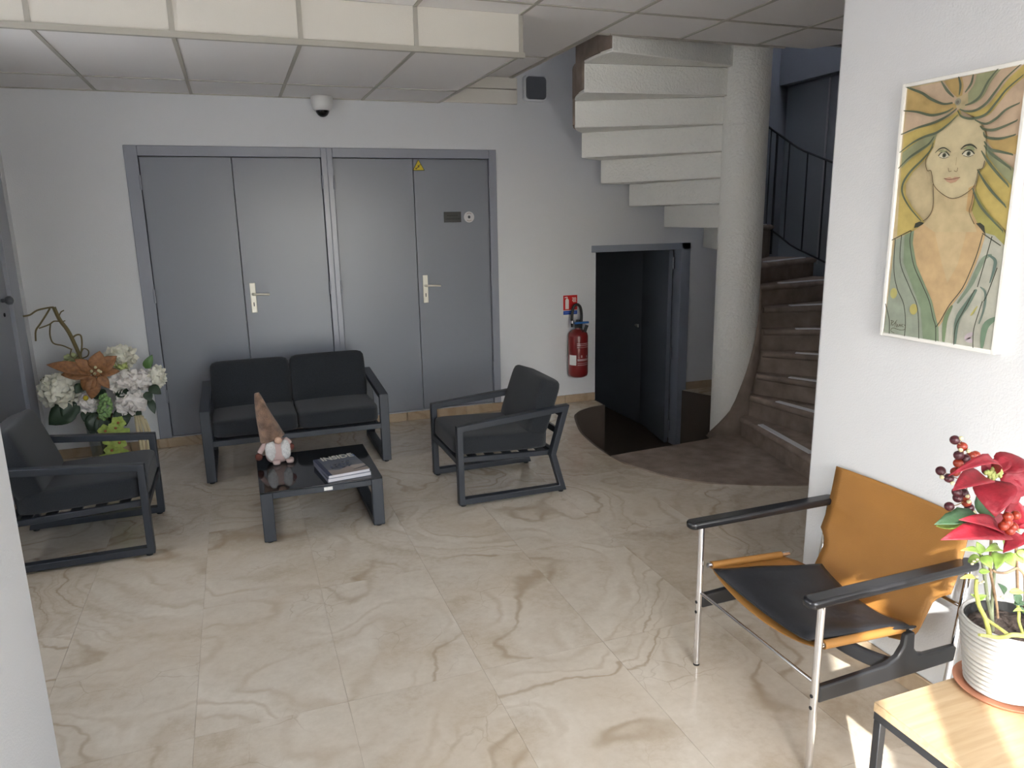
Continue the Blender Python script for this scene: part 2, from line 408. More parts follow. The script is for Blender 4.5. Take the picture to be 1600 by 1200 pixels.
class Flat:
    """flat print: filled outlines and strokes in a plane, each a hair above the last, as ONE mesh with a colour per face"""
    def __init__(s, P): s.P = P; s.bm = bmesh.new(); s.lay = s.bm.loops.layers.float_color.new('print'); s.k = 0
    def poly(s, pts, col, lift=None):
        s.k += 1
        vs = [s.bm.verts.new(s.P(p[0], p[1], s.k)) for p in pts]
        es = []
        f = s.bm.faces.new(vs)
        for l in f.loops: l[s.lay] = (*col, 1)
    def stroke(s, pts, w, col, taper=False, sm=6):
        pts = [Vector((p[0], p[1], 0)) for p in pts]; pts = smoothpath(pts, sm) if len(pts) > 2 else pts
        s.k += 1; prev = None; n = len(pts)
        for i, p in enumerate(pts):
            T = (pts[min(i+1, n-1)]-pts[max(0, i-1)]).normalized(); N = Vector((-T.y, T.x, 0))
            ww = w*.5*((.35+.65*math.sin(PI*i/(n-1))) if taper else 1)
            a, b = p+N*ww, p-N*ww
            c = (s.bm.verts.new(s.P(a.x, a.y, s.k)), s.bm.verts.new(s.P(b.x, b.y, s.k)))
            if prev:
                f = s.bm.faces.new((prev[0], prev[1], c[1], c[0]))
                for l in f.loops: l[s.lay] = (*col, 1)
            prev = c
    def disc(s, c, rx, ry, col, n=20):
        s.poly([(c[0]+rx*math.cos(2*PI*i/n), c[1]+ry*math.sin(2*PI*i/n)) for i in range(n)], col)
    def done(s, name, mt, parent): return obj(name, s.bm, mt, parent)
def clip(poly, nx, ny, d):
    """keep the part of a convex 2D polygon where nx*x+ny*y<=d"""
    o = []
    for i in range(len(poly)):
        a, b = poly[i], poly[(i+1) % len(poly)]; fa = nx*a[0]+ny*a[1]-d; fb = nx*b[0]+ny*b[1]-d
        if fa <= 0: o.append(a)
        if (fa < 0) != (fb < 0) and fa != fb:
            t = fa/(fa-fb); o.append((a[0]+(b[0]-a[0])*t, a[1]+(b[1]-a[1])*t))
    return o

# ------------------------------------------------------------------ room data
YB = 5.98            # back wall
XR, YRE = 2.115, 2.27  # entrance passage right wall and its end
XL, YLE = -0.633, 2.27
XS = 4.95            # stairwell side wall
XLL = -1.39          # lobby left wall
YF = -0.35           # glazed front
ZU, ZL = 2.768, 2.557  # upper and lower ceiling
CX, CY = 3.537, 4.660  # spiral stair centre

# outline of the well going down beside the stair
pit_arc = [(2.361, 4.44), (2.365, 4.60), (2.379, 4.78), (2.42, 5.05), (2.49, 5.28), (2.587, 5.53), (2.665, 5.635), (2.744, 5.70), (2.86, 5.755), (2.99, 5.783)]
pit_arc = [(p.x, p.y) for p in smoothpath([(x, y, 0) for x, y in pit_arc], 4)]
pit = pit_arc + [(2.99, 6.3), (3.95, 6.3), (3.95, 5.97), (4.07, 5.69), (4.35, 5.48), (4.70, 5.05), (4.66, 4.62), (3.537, 4.62), (3.2, 4.51)]

# ------------------------------------------------------------------ floor
fl = tag(empty('floor'), kind='structure')
def pitcutter():
    bm = bmesh.new(); prism(bm, pit, 'z', -.9, .3); return obj('cutter', bm)
cutter = pitcutter()
todo = []
sub = obj('subfloor', boxes(((-3.3, -.5, -.12), (5.3, 6.2, -.0018))), M['grout'], fl); todo.append(sub)
PX, PYR = .505, .888
xs = [-.275+PX*k for k in range(-6, 12)]
slab_me = None
def inside(x0, x1, y0, y1):
    return not (x1 < 2.3 or x0 > 4.8 or y1 < 4.35 or y0 > 6.3)
for ci, x in enumerate(xs):
    shift = .0 if ci % 4 in (0, 1) else -.0
    for r in range(-3, 5):
        y0 = 2.378+PYR*r; y1 = y0+PYR
        if x > 5.2 or y0 > 6.1 or x+PX < (-3.3 if y0 < 2.2 else -1.5): continue
        g = .0005
        if y1 > 5.9 or y0 < -.4 or inside(x, x+PX, y0, y1):
            lo = (x+g, max(y0+g, -.42), -.02); hi = (x+PX-g, min(y1-g, YB), 0)
            if hi[1]-lo[1] < .02: continue
            o = obj('slab', boxes((lo, hi)), M['floor'], fl)
            if inside(x, x+PX, y0, y1): todo.append(o)
        else:
            if slab_me is None:
                o = obj('slab', boxes(((g, g, -.02), (PX-g, PYR-g, 0))), M['floor'], fl); slab_me = o.data
            else:
                o = bpy.data.objects.new('slab', slab_me); COL.objects.link(o); o.parent = fl
            o.location = (x, y0, 0)
for o in todo:
    md = o.modifiers.new('cut', 'BOOLEAN'); md.object = cutter; md.operation = 'DIFFERENCE'; md.solver = 'EXACT'
bpy.context.view_layer.update()
dg = bpy.context.evaluated_depsgraph_get()
for o in todo:
    me = bpy.data.meshes.new_from_object(o.evaluated_get(dg)); o.modifiers.clear(); o.data = me
    if len(me.polygons) == 0: bpy.data.objects.remove(o)
bpy.data.objects.remove(cutter)

# the well itself: carpeted curved wall, sunken floor and the passage behind the low door
wl = tag(empty('trim_1'), kind='structure')
bm = bmesh.new()
ZP = -.56
def wallstrip(bm, pts, z0, z1):
    A = [bm.verts.new((x, y, z0)) for x, y in pts]; B = [bm.verts.new((x, y, z1)) for x, y in pts]
    for i in range(len(pts)-1): bm.faces.new((A[i], A[i+1], B[i+1], B[i]))
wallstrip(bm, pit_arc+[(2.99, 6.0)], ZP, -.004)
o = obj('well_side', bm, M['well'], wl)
s = o.modifiers.new('thick', 'SOLIDIFY'); s.thickness = .02; s.offset = 1
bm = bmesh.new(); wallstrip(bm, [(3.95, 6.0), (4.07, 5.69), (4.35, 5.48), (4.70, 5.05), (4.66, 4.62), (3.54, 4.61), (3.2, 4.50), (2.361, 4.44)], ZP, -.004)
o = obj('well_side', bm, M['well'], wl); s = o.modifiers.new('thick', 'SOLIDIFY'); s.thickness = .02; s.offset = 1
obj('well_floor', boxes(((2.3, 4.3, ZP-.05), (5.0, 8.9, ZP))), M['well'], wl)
obj('passage_wall', boxes(((3.975, 6.14, ZP), (4.07, 8.8, 1.6)), ((2.86, 6.14, ZP), (2.95, 8.8, 1.6)), ((2.9, 8.7, ZP), (4.0, 8.8, 1.6)), ((2.86, 6.14, 1.55), (4.07, 8.8, 1.65))), M['darkdoor'], wl)

# ------------------------------------------------------------------ walls
wt = .16
bmw = boxes(((XLL-.2, YB, -.1), (-.659, YB+wt, 4.5)), ((-.659, YB, 2.203), (2.084, YB+wt, 4.5)), ((-.659, YB+.06, -.1), (2.084, YB+wt, 2.203)), ((-.659, YB, -.1), (2.084, YB+.06, .074)),
            ((2.084, YB, -.6), (3.008, YB+wt, 4.5)), ((3.008, YB, 1.40), (3.985, YB+wt, 4.5)), ((3.985, YB, -.6), (XS+.2, YB+wt, 4.5)))
tag(obj('wall_back', bmw, M['wall']), kind='structure')
o = tag(obj('wall_right', boxes(((XR, YF-.2, -.1), (XR+.24, YRE, 3.1))), M['wall']), kind='structure'); bev(o, .012, 2)
tag(obj('wall_left', boxes(((XL-.22, 1.45, -.1), (XL, YLE, 3.1))), M['wall']), kind='structure')
# lobby side walls out of sight behind the passage walls
tag(obj('wall_front_left', boxes(((-3.4, YLE-.15, -.1), (XL-.2, YLE, 3.1))), M['wall']), kind='structure')
tag(obj('wall_front_right', boxes(((XR+.2, YRE-.15, -.1), (XS+.2, YRE-.004, 4.5))), M['wall']), kind='structure')
# lobby left wall with a doorway
d0, d1 = 4.72, 5.62
tag(obj('wall_lobby_left', boxes(((XLL-.2, YLE-.1, -.1), (XLL, 2.45, 3.1)), ((XLL-.2, 4.25, -.1), (XLL, d0-.2, 3.1)), ((XLL-.2, 2.45, 2.35), (XLL, 4.25, 3.1)), ((XLL-.2, 2.45, -.1), (XLL, 4.25, .85)), ((XLL-.2, 5.835, -.1), (XLL, YB, 3.1)), ((XLL-.2, d0-.2, 2.25), (XLL, 5.835, 3.1)), ((XLL-.2, d0-.2, -.1), (XLL-.08, 5.835, 2.25))), M['wall']), kind='structure')
# unseen frosted window added in that wall for soft light on the stair
w3 = tag(empty('fill_window'), kind='structure')
obj('window_frame', boxes(((XLL-.13, 2.45, .85), (XLL-.07, 2.51, 2.35)), ((XLL-.13, 3.32, .85), (XLL-.07, 3.38, 2.35)), ((XLL-.13, 4.19, .85), (XLL-.07, 4.25, 2.35)), ((XLL-.13, 2.45, .85), (XLL-.07, 4.25, .91)), ((XLL-.13, 2.45, 2.29), (XLL-.07, 4.25, 2.35))), M['frame'], w3)
for a, b in ((2.51, 3.32), (3.38, 4.19)):
    obj('pane', boxes(((XLL-.102, a, .91), (XLL-.098, b, 2.29))), M['frosted'], w3)
# stairwell side wall with its recessed panel
sw = tag(obj('wall_stair', boxes(((XS, YRE-.1, -.1), (XS+.15, YB+wt, 4.5))), M['stairwall']), kind='structure')
obj('header', boxes(((XS-.10, 4.2, 2.80), (XS, YB, 3.3))), M['stairwall'], sw)
obj('jamb', boxes(((XS-.42, 5.93, -.1), (XS, YB, 4.3))), M['stairwall'], sw)
obj('panel', boxes(((XS-.02, 4.3, 1.1), (XS, 5.90, 2.78))), mat('stairwell_panel_grey', (.28, .31, .35), .5), sw)
bm = bmesh.new(); tube(bm, [(XS-.035, 5.36, 1.2), (XS-.035, 5.36, 2.78)], .009, 8)
autosmooth(obj('conduit', bm, mat('grey_conduit', (.42, .42, .46), .4), sw))

# skirting
sk = tag(empty('baseboard_back'), kind='structure')
bx = [XLL, -.86, -.32, .2, .72, 1.24, 1.76, 2.3, 2.7, 3.005]
for a, b in zip(bx, bx[1:]):
    o = obj('skirting_tile', boxes(((a+.001, YB-.014, 0), (b-.001, YB, .072))), M['skirt'], sk); bev(o, .003, 1)
o = obj('skirting_tile', boxes(((3.99, YB-.014, 0), (4.5, YB, .072))), M['skirt'], sk)
sk = tag(empty('baseboard_right'), kind='structure')
ys = [YF, .1, .6, 1.1, 1.6, 2.1, YRE]
for a, b in zip(ys, ys[1:]):
    o = obj('skirting_tile', boxes(((XR-.012, a+.001, 0), (XR, b-.001, .078))), M['skirt'], sk); bev(o, .003, 1)

# ------------------------------------------------------------------ ceilings
ce = tag(empty('ceiling'), kind='structure')
gx = [.419-.6*k for k in range(7, 0, -1)]+[.419+.6*k for k in range(0, 9)]
gy = [-.99+1.235*k for k in range(0, 6)]   # .. 1.48, 2.715, 3.95, 5.185
def tilemesh(poly, z, parent, h=.014):
    if len(poly) < 3: return
    bm = bmesh.new(); prism(bm, poly, 'z', z, z+h); return obj('tile', bm, M['ceil'], parent)
tile_full = None
hole_d = (math.cos(math.radians(28.5)), math.sin(math.radians(28.5)))   # diagonal edge by the stair
P1 = (3.77, 4.66)
for i in range(len(gx)-1):
    for j in range(len(gy)):
        x0, x1 = gx[i]+.003, gx[i+1]-.003; y0, y1 = gy[j]+.003, gy[j]+1.235-.003
        if y1 < YF or x0 > XS: continue
        y1 = min(y1, YB)
        base = [(x0, y0), (x1, y0), (x1, y1), (x0, y1)]
        base = clip(base, 0, -1, -YF) if y0 < YF else base
        if x1 > XS: base = clip(base, 1, 0, XS)
        if x0 < XLL: base = clip(base, -1, 0, 3.2) if y1 < 2.8 else clip(base, -1, 0, -XLL)
        if x1 < 1.63:      # the lowered strip in front of the back wall
            base = clip(base, 0, 1, 4.165)
        elif x0 > 2.2:
            if x1 < 3.45: base = clip(base, 0, 1, 4.44)
            else:
                base = clip(base, 0, 1, 4.45 if x0 < 3.6 else 4.6)
                base = clip(base, hole_d[0], hole_d[1], hole_d[0]*P1[0]+hole_d[1]*P1[1])
        if len(base) > 2: tilemesh(base, ZU, ce)
# bars of the upper grid
def bar(lo, hi, parent, w=None): return obj('grid_bar', boxes((lo, hi)), M['bar'], parent)
bw = .010
for x in gx:
    y1 = 4.165 if x < 1.6 else (YB if x < 2.3 else 4.44)
    if x > 3.5: y1 = P1[1]-(x-P1[0])*hole_d[0]/hole_d[1]
    if x > XS: continue
    if x < XLL: y1 = YLE
    if y1 > YF: bar((x-bw, YF, ZU-.006), (x+bw, y1, ZU+.004), ce)
for y in gy:
    if y < YF or y > YB: continue
    if y < 4.2: bar((XLL, y-bw, ZU-.005), (4.1 if y > 3.3 else XS, y+bw, ZU+.004), ce)
    else: bar((1.62, y-bw, ZU-.005), (2.22, y+bw, ZU+.004), ce)
bar((2.21, 4.44, ZU-.012), (2.235, YB, ZU+.006), ce); bar((2.22, 4.43, ZU-.010), (3.66, 4.45, ZU+.01), ce)
# lowered strip: fascia, tiles and bars
cl = tag(empty('ceiling_lowered'), kind='structure')
gxl = [x for x in gx if -1.5 < x < 1.7]
for a, b in zip([XLL]+[x for x in gxl if x > XLL], [x for x in gxl if x > XLL]):
    if b-a < .05: continue
    tilemesh([(a+.003, 4.18), (b-.003, 4.18), (b-.003, 5.415), (a+.003, 5.415)], ZL, cl)
    tilemesh([(a+.003, 5.422), (b-.003, 5.422), (b-.003, YB), (a+.003, YB)], ZL, cl)
    o = obj('fascia_panel', boxes(((a+.010, 4.168, ZL+.012), (b-.010, 4.19, ZU))), M['cream'], cl)
for x in gxl:
    if x < XLL: continue
    bar((x-bw, 4.18, ZL-.006), (x+bw, YB, ZL+.004), cl)
    bar((x-.012, 4.163, ZL), (x+.012, 4.19, ZU), cl)
bar((XLL, 5.41, ZL-.005), (1.62, 5.43, ZL+.004), cl)
bar((XLL, YB-.016, ZL-.006), (1.62, YB, ZL+.004), cl)
bar((XLL, 4.158, ZL-.016), (1.64, 4.186, ZL+.012), cl)
obj('side_panel', boxes(((1.612, 4.19, ZL), (1.634, YB, ZU))), M['ceil'], cl)
# cream boards closing the strip of wall above the lowered ceiling level
tr = tag(empty('trim_2'), kind='structure')
for z0, z1 in ((2.560, 2.668), (2.674, 2.762)):
    o = obj('board', boxes(((1.64, YB-.035, z0), (2.272, YB, z1))), M['cream'], tr); bev(o, .003, 1)
# slab above, with the stair opening
tag(obj('ceiling_slab', boxes(((-3.5, YF-.4, 3.0), (2.215, YB+.2, 3.12)), ((2.215, YF-.4, 3.0), (XS+.2, 4.43, 3.12)), ((2.0, 4.3, 4.4), (4.2, YB+.2, 4.5)), ((4.8, 4.3, 4.4), (XS+.3, YB+.2, 4.5)), ((4.2, 4.3, 4.4), (4.8, 4.7, 4.5)), ((4.2, 5.5, 4.4), (4.8, YB+.2, 4.5)), ((2.195, 4.43, ZU+.02), (2.215, YB, 4.4)), ((2.195, 4.41, ZU+.02), (XS+.1, 4.43, 4.4))), M['slab']), kind='structure')

w4 = tag(empty('stairwell_fill'), kind='structure')  # unseen roof opening, added to brighten the dark stairwell
obj('fill_panel', boxes(((4.2, 4.7, 4.44), (4.8, 5.5, 4.45))), M['frosted'], w4)
# ------------------------------------------------------------------ glazed front behind the photographer
wf = tag(obj('wall_front', boxes(((-3.4, YF-.04, -.1), (.165, YF, 3.1)), ((.165, YF-.04, 2.26), (XR+.2, YF, 3.1))), M['wall']), kind='structure')
wn = tag(empty('window_1'), kind='structure')
obj('mullion', boxes(((.355, YF-.04, 0), (.485, YF, 2.26))), M['frame'], wn)
obj('window_frame', boxes(((.165, YF-.04, 0), (.175, YF, 2.26)), ((1.28, YF-.04, 0), (1.34, YF, 2.26)), ((2.08, YF-.04, 0), (XR, YF, 2.26)), ((.165, YF-.04, 0), (XR, YF, .05)), ((.165, YF-.04, 2.23), (XR, YF, 2.26))), M['frame'], wn)
for a, b in ((.175, .355), (.485, 1.28), (1.34, 2.08)):
    obj('pane', boxes(((a, YF-.025, .05), (b, YF-.018, 2.23))), M['pane'], wn)
tag(obj('wall_entrance', boxes(((-3.4, YF-.2, -.1), (-3.2, -.2, 3.1)), ((-3.4, 2.0, -.1), (-3.2, YLE, 3.1)), ((-3.4, -.2, 2.4), (-3.2, 2.0, 3.1)), ((-3.4, -.2, -.1), (-3.2, 2.0, .12))), M['wall']), kind='structure')
w2 = tag(empty('window_2'), kind='structure')
obj('window_frame', boxes(((-3.33, -.2, .12), (-3.27, -.14, 2.4)), ((-3.33, .88, .12), (-3.27, .94, 2.4)), ((-3.33, 1.94, .12), (-3.27, 2.0, 2.4)), ((-3.33, -.2, .12), (-3.27, 2.0, .18)), ((-3.33, -.2, 2.34), (-3.27, 2.0, 2.4))), M['frame'], w2)
for a, b in ((-.14, .88), (.94, 1.94)):
    obj('pane', boxes(((-3.304, a, .18), (-3.296, b, 2.34))), M['pane'], w2)
tag(obj('sun_blocker', boxes(((-2.30, -4.12, -.1), (-.70, -4.05, 5.4))), M['wall']), kind='structure')  # unseen slab added outside to keep direct sun off the right wall
tag(obj('ground', boxes(((-30, -40, -.2), (30, YF-.2, -.02))), M['paving']), kind='structure')

# ------------------------------------------------------------------ doors
def doorpair(name, x0, seam, x1, fx0, fx1, hx, hside):
    d = tag(empty(name), kind='structure')
    Y0 = YB+.012
    bm = boxes(((fx0, YB-.018, .074), (x0, YB+.05, 2.203)), ((x1, YB-.018, .074), (fx1, YB+.05, 2.203)), ((x0, YB-.018, 2.132), (x1, YB+.05, 2.203)))
    f = obj('door_frame', bm, M['frame'], d); bev(f, .004, 2)
    leaves = []
    for a, b in ((x0+.003, seam-.002), (seam+.002, x1-.003)):
        l = obj('door_leaf', boxes(((a, Y0, .080), (b, Y0+.042, 2.128))), M['door'], d); bev(l, .003, 2); leaves.append(l)
    # lever handle on its long back plate
    bm = boxes(((hx-.021, Y0-.008, .985), (hx+.021, Y0, 1.213))); hp = obj('handle_plate', bm, M['handle'], leaves[1]); bev(hp, .004, 2)
    bm = bmesh.new(); tube(bm, [(hx, Y0-.004, 1.128), (hx, Y0-.045, 1.128), (hx+.02, Y0-.052, 1.129), (hx+.07, Y0-.052, 1.127), (hx+.118, Y0-.05, 1.123)], lambda t: .0105-.003*t, 10, 3)
    autosmooth(obj('handle_lever', bm, M['handle'], leaves[1]), 60)
    obj('keyhole', boxes(((hx-.0035, Y0-.009, 1.035), (hx+.0035, Y0-.0075, 1.065))), M['seal'], leaves[1])
    for k, hxx in enumerate((x0, x1)):
        for z in (.35, 1.1, 1.9):
            bm = bmesh.new(); tube(bm, [(hxx, YB-.024, z), (hxx, YB-.024, z+.10)], .007, 8); autosmooth(obj('hinge', bm, M['frame'], leaves[k]), 50)
    return d
doorpair('door_1', -.573, .042, .681, -.659, .7235, .105, 1)
doorpair('door_2', .766, 1.393, 2.022, .7235, 2.084, 1.452, 1)
# low cellar door, its frame standing in the well, leaf swung open into the passage
d3 = tag(empty('door_3'), kind='structure')
f = obj('door_frame', boxes(((2.965, YB-.012, 1.345), (3.985, YB+.12, 1.405)), ((3.885, YB-.012, ZP), (3.985, YB+.12, 1.405))), mat('dark_grey_frame', (.30, .33, .39), .35), d3); bev(f, .004, 2)
lf = empty('door_leaf', (3.845, YB+.10, 0), math.radians(-11.5+90)); lf.parent = d3
bmq = boxes(((0, -.02, ZP+.01), (.86, .02, 1.335))); o = obj('leaf_panel', bmq, M['darkdoor'], lf); bev(o, .003, 1)
lp = obj('handle_plate', boxes(((.80, .02, .38), (.832, .028, .60)), ((.80, -.028, .38), (.832, -.02, .60))), M['handle'], lf)
bm = bmesh.new(); tube(bm, [(.816, .028, .515), (.816, .065, .515), (.72, .068, .512)], .009, 8); tube(bm, [(.816, -.028, .515), (.816, -.065, .515), (.72, -.068, .512)], .009, 8)
autosmooth(obj('handle_lever', bm, M['handle'], lf), 50)
for z in (-.42, .30, 1.16):
    bm = bmesh.new(); tube(bm, [(3.866, YB+.085, z), (3.866, YB+.085, z+.11)], .010, 8); autosmooth(obj('hinge', bm, M['frame'], d3), 50)
# door on the lobby's left wall
d4 = tag(empty('door_4'), kind='structure')
f = obj('door_frame', boxes(((XLL-.06, d1, 0), (XLL+.012, 5.835, 2.25)), ((XLL-.06, d0-.2, 2.10), (XLL+.012, d1, 2.25)), ((XLL-.06, d0-.2, 0), (XLL+.012, d0, 2.10))), M['frame'], d4); bev(f, .004, 2)
l = obj('door_leaf', boxes(((XLL-.055, d0+.004, .008), (XLL-.012, d1-.004, 2.095))), M['door'], d4)
bm = bmesh.new(); ball(bm, (XLL+.03, 5.48, 1.21), .028, 14); tube(bm, [(XLL-.015, 5.48, 1.21), (XLL+.03, 5.48, 1.21)], .012, 10)
autosmooth(obj('door_knob', bm, M['boxgrey'], l), 60)
bm = bmesh.new(); tube(bm, [(XLL-.013, 5.484, 1.12), (XLL-.006, 5.484, 1.12)], .012, 12); autosmooth(obj('keyhole', bm, M['seal'], l), 60)

# ------------------------------------------------------------------ spiral staircase
st = thing('spiral_staircase', 'white rough-plastered spiral staircase with brown carpeted treads winding round a thick column', 'staircase', (CX, CY, 0))
RO, RC = 1.238, .159
A0, DA = -102.5, 17.9
def trz(mm): return .16*mm if mm <= 8 else (1.28+.28*(mm-8) if mm <= 9 else 1.56+.21*(mm-9) if mm <= 10 else 1.77+.185*(mm-10))
def pol(r, a): return (r*math.cos(math.radians(a)), r*math.sin(math.radians(a)))
# column
bm = bmesh.new(); lathe(bm, [(RC, ZP), (RC, 0), (RC+.002, 1.), (RC, 2.), (RC, 2.98)], seg=40)
autosmooth(obj('column', bm, M['plaster'], st), 60)
# carpeted landing: sector of the disc in front
arc = [(2.361, 4.432), (2.372, 4.28), (2.418, 4.127), (2.513, 3.90), (2.653, 3.735), (2.819, 3.633), (2.99, 3.542), (3.189, 3.457), (3.45, 3.40), (3.8, 3.45)]
arc = [(p.x-CX, p.y-CY) for p in smoothpath([(x, y, 0) for x, y in arc], 5)]
bm = bmesh.new(); prism(bm, arc+[(.5, -.9), (.10, -.05), (-.14, -.09), (3.2-CX, 4.495-CY)], 'z', -.001, .010)
obj('landing', bm, M['carpet'], st)
# steps
def sector(bm, a0, a1, r0, r1, z0, z1, n=5, bull=0.):
    P = []
    for z in (z0, z1):
        inner = [bm.verts.new((*pol(r0, a0+(a1-a0)*i/n), z)) for i in range(n+1)]
        outer = [bm.verts.new((*pol(r1, a0+(a1-a0)*i/n), z)) for i in range(n+1)]
        P.append((inner, outer))
    (i0, o0), (i1, o1) = P
    for k in range(n):
        bm.faces.new((i0[k], i0[k+1], o0[k+1], o0[k])); bm.faces.new((i1[k], o1[k], o1[k+1], i1[k+1]))
        bm.faces.new((o0[k], o0[k+1], o1[k+1], o1[k])); bm.faces.new((i0[k], i1[k], i1[k+1], i0[k+1]))
    bm.faces.new((i0[0], o0[0], o1[0], i1[0])); bm.faces.new((i0[n], i1[n], o1[n], o0[n]))
    bmesh.ops.recalc_face_normals(bm, faces=bm.faces)
for s_ in range(1, 18):
    a = A0+DA*(s_-1); z = trz(s_); zp = trz(s_-1)
    # carpeted tread and riser, nose rounded
    bm = bmesh.new()
    r1 = RO+(.006 if s_ > 8 else 0)
    if s_ <= 8: sector(bm, a, a+DA+1.0, RC-.01, r1, zp-.02 if s_ > 1 else 0, z, 5)
    else:
        kk = math.floor((a+DA+.9-85.5)/17.55)+1
        sector(bm, a, a+DA+1.0, RC-.01, r1, min(1.552+.1855*kk+.015, z-.03), z, 5)
        sector(bm, a+.2, a+1.6, RC-.01, r1, zp-.02, z-.01, 1)
    o = obj('step', bm, M['carpet'], st)
    bm = bmesh.new()   # rolled carpet nose
    p0, p1 = pol(RC+.05, a), pol(r1, a)
    q = pol(1, a-90)
    tube(bm, [(p0[0]+q[0]*.004, p0[1]+q[1]*.004, z-.022), (p1[0]+q[0]*.004, p1[1]+q[1]*.004, z-.022)], .022, 10)
    autosmooth(obj('carpet_nose', bm, M['carpet'], o), 60)
    if s_ <= 9:
        aa = a+1.2
        bm = bmesh.new(); c0, c1 = pol(.44, aa), pol(1.12, aa); t = pol(1, aa+90)
        w = .036
        vs = [(c0[0]-t[0]*.006, c0[1]-t[1]*.006), (c1[0]-t[0]*.006, c1[1]-t[1]*.006), (c1[0]+t[0]*w, c1[1]+t[1]*w), (c0[0]+t[0]*w, c0[1]+t[1]*w)]
        prism(bm, vs, 'z', z-.002, z+.007)
        o2 = obj('nosing_strip', bm, M['nosing'], o); bev(o2, .002, 1)
# rough plaster soffit: saw-tooth slabs under the steps
k0 = -2
for k in range(k0, 7):
    a = 85.5+17.55*k; z0 = 1.552+.1855*k
    # the block that lies before angle a and above z0
    ztop = trz(int((a-17.6-A0)/DA+1))-.015
    bm = bmesh.new()
    sector(bm, a-17.55-.2, a, RC-.02, RO-.012, z0, max(z0+.187, ztop-.03) if k > -2 else 1.265, 6)
    o = obj('soffit_block', bm, M['plaster'], st); bev(o, .012, 2)
    if k >= 4:
        bm = bmesh.new(); sector(bm, a-17.55-.2, a-.1, RO-.015, RO+.004, z0+.02, ztop+.01, 6); obj('carpet_side', bm, M['carpet'], o)
# closing of the lower flight down to the floor
bm = bmesh.new(); sector(bm, A0+8, 20, RC, RO-.08, .0, .12, 10); obj('base', bm, M['carpet'], st)
# carpeted string climbing the column
bm = bmesh.new(); prev = None
prof = [(150, -.03), (170, .005), (202, .095), (228, .195), (241, .28), (255, .395), (268, .50), (279, .597), (296, .75), (312, .90), (325, 1.05), (360, 1.35), (385, 1.6)]
for i, (a, zt) in enumerate(prof):
    mm = max(0., (a-360-A0)/DA) if a > 257.5 else 0.
    row = [bm.verts.new((*pol(RC+dr, a), zz)) for dr, zz in ((.001, zt), (.012, zt-.002), (.022, zt-.03), (.030, -.05 if a <= 272 else zt-.25))]
    if prev:
        for q in range(3): bm.faces.new((prev[q], row[q], row[q+1], prev[q+1]))
    prev = row
bmesh.ops.recalc_face_normals(bm, faces=bm.faces)
obj('carpet_string', bm, M['carpet'], st, True)
# railing on the outer side
ra = empty('railing'); ra.parent = st
rm = mat('dark_railing_metal', (.03, .034, .045), .45)
def railz(a): return trz(max(0, (a-A0)/DA+.55))
angs = [-2, 5, 12.5, 20, 27.5, 35, 42.5, 50, 57.5, 65, 73, 81]
RRr = 1.20
for nm, dz, rr in (('top_rail', .90, .010), ('bottom_rail', .085, .008)):
    bm = bmesh.new(); tube(bm, [(*pol(RRr, a), railz(a)+dz) for a in range(-4, 84, 3)], rr, 8); autosmooth(obj(nm, bm, rm, ra), 60)
for a in angs:
    bm = bmesh.new(); x, y = pol(RRr, a); tube(bm, [(x, y, railz(a)+.08), (x, y, railz(a)+.9)], .007, 6); autosmooth(obj('baluster', bm, rm, ra), 60)
for a in (-3, 40, 83):
    bm = bmesh.new(); x, y = pol(RRr, a); tube(bm, [(x, y, railz(a)-.12), (x, y, railz(a)+.9)], .011, 6); autosmooth(obj('post', bm, rm, ra), 60)

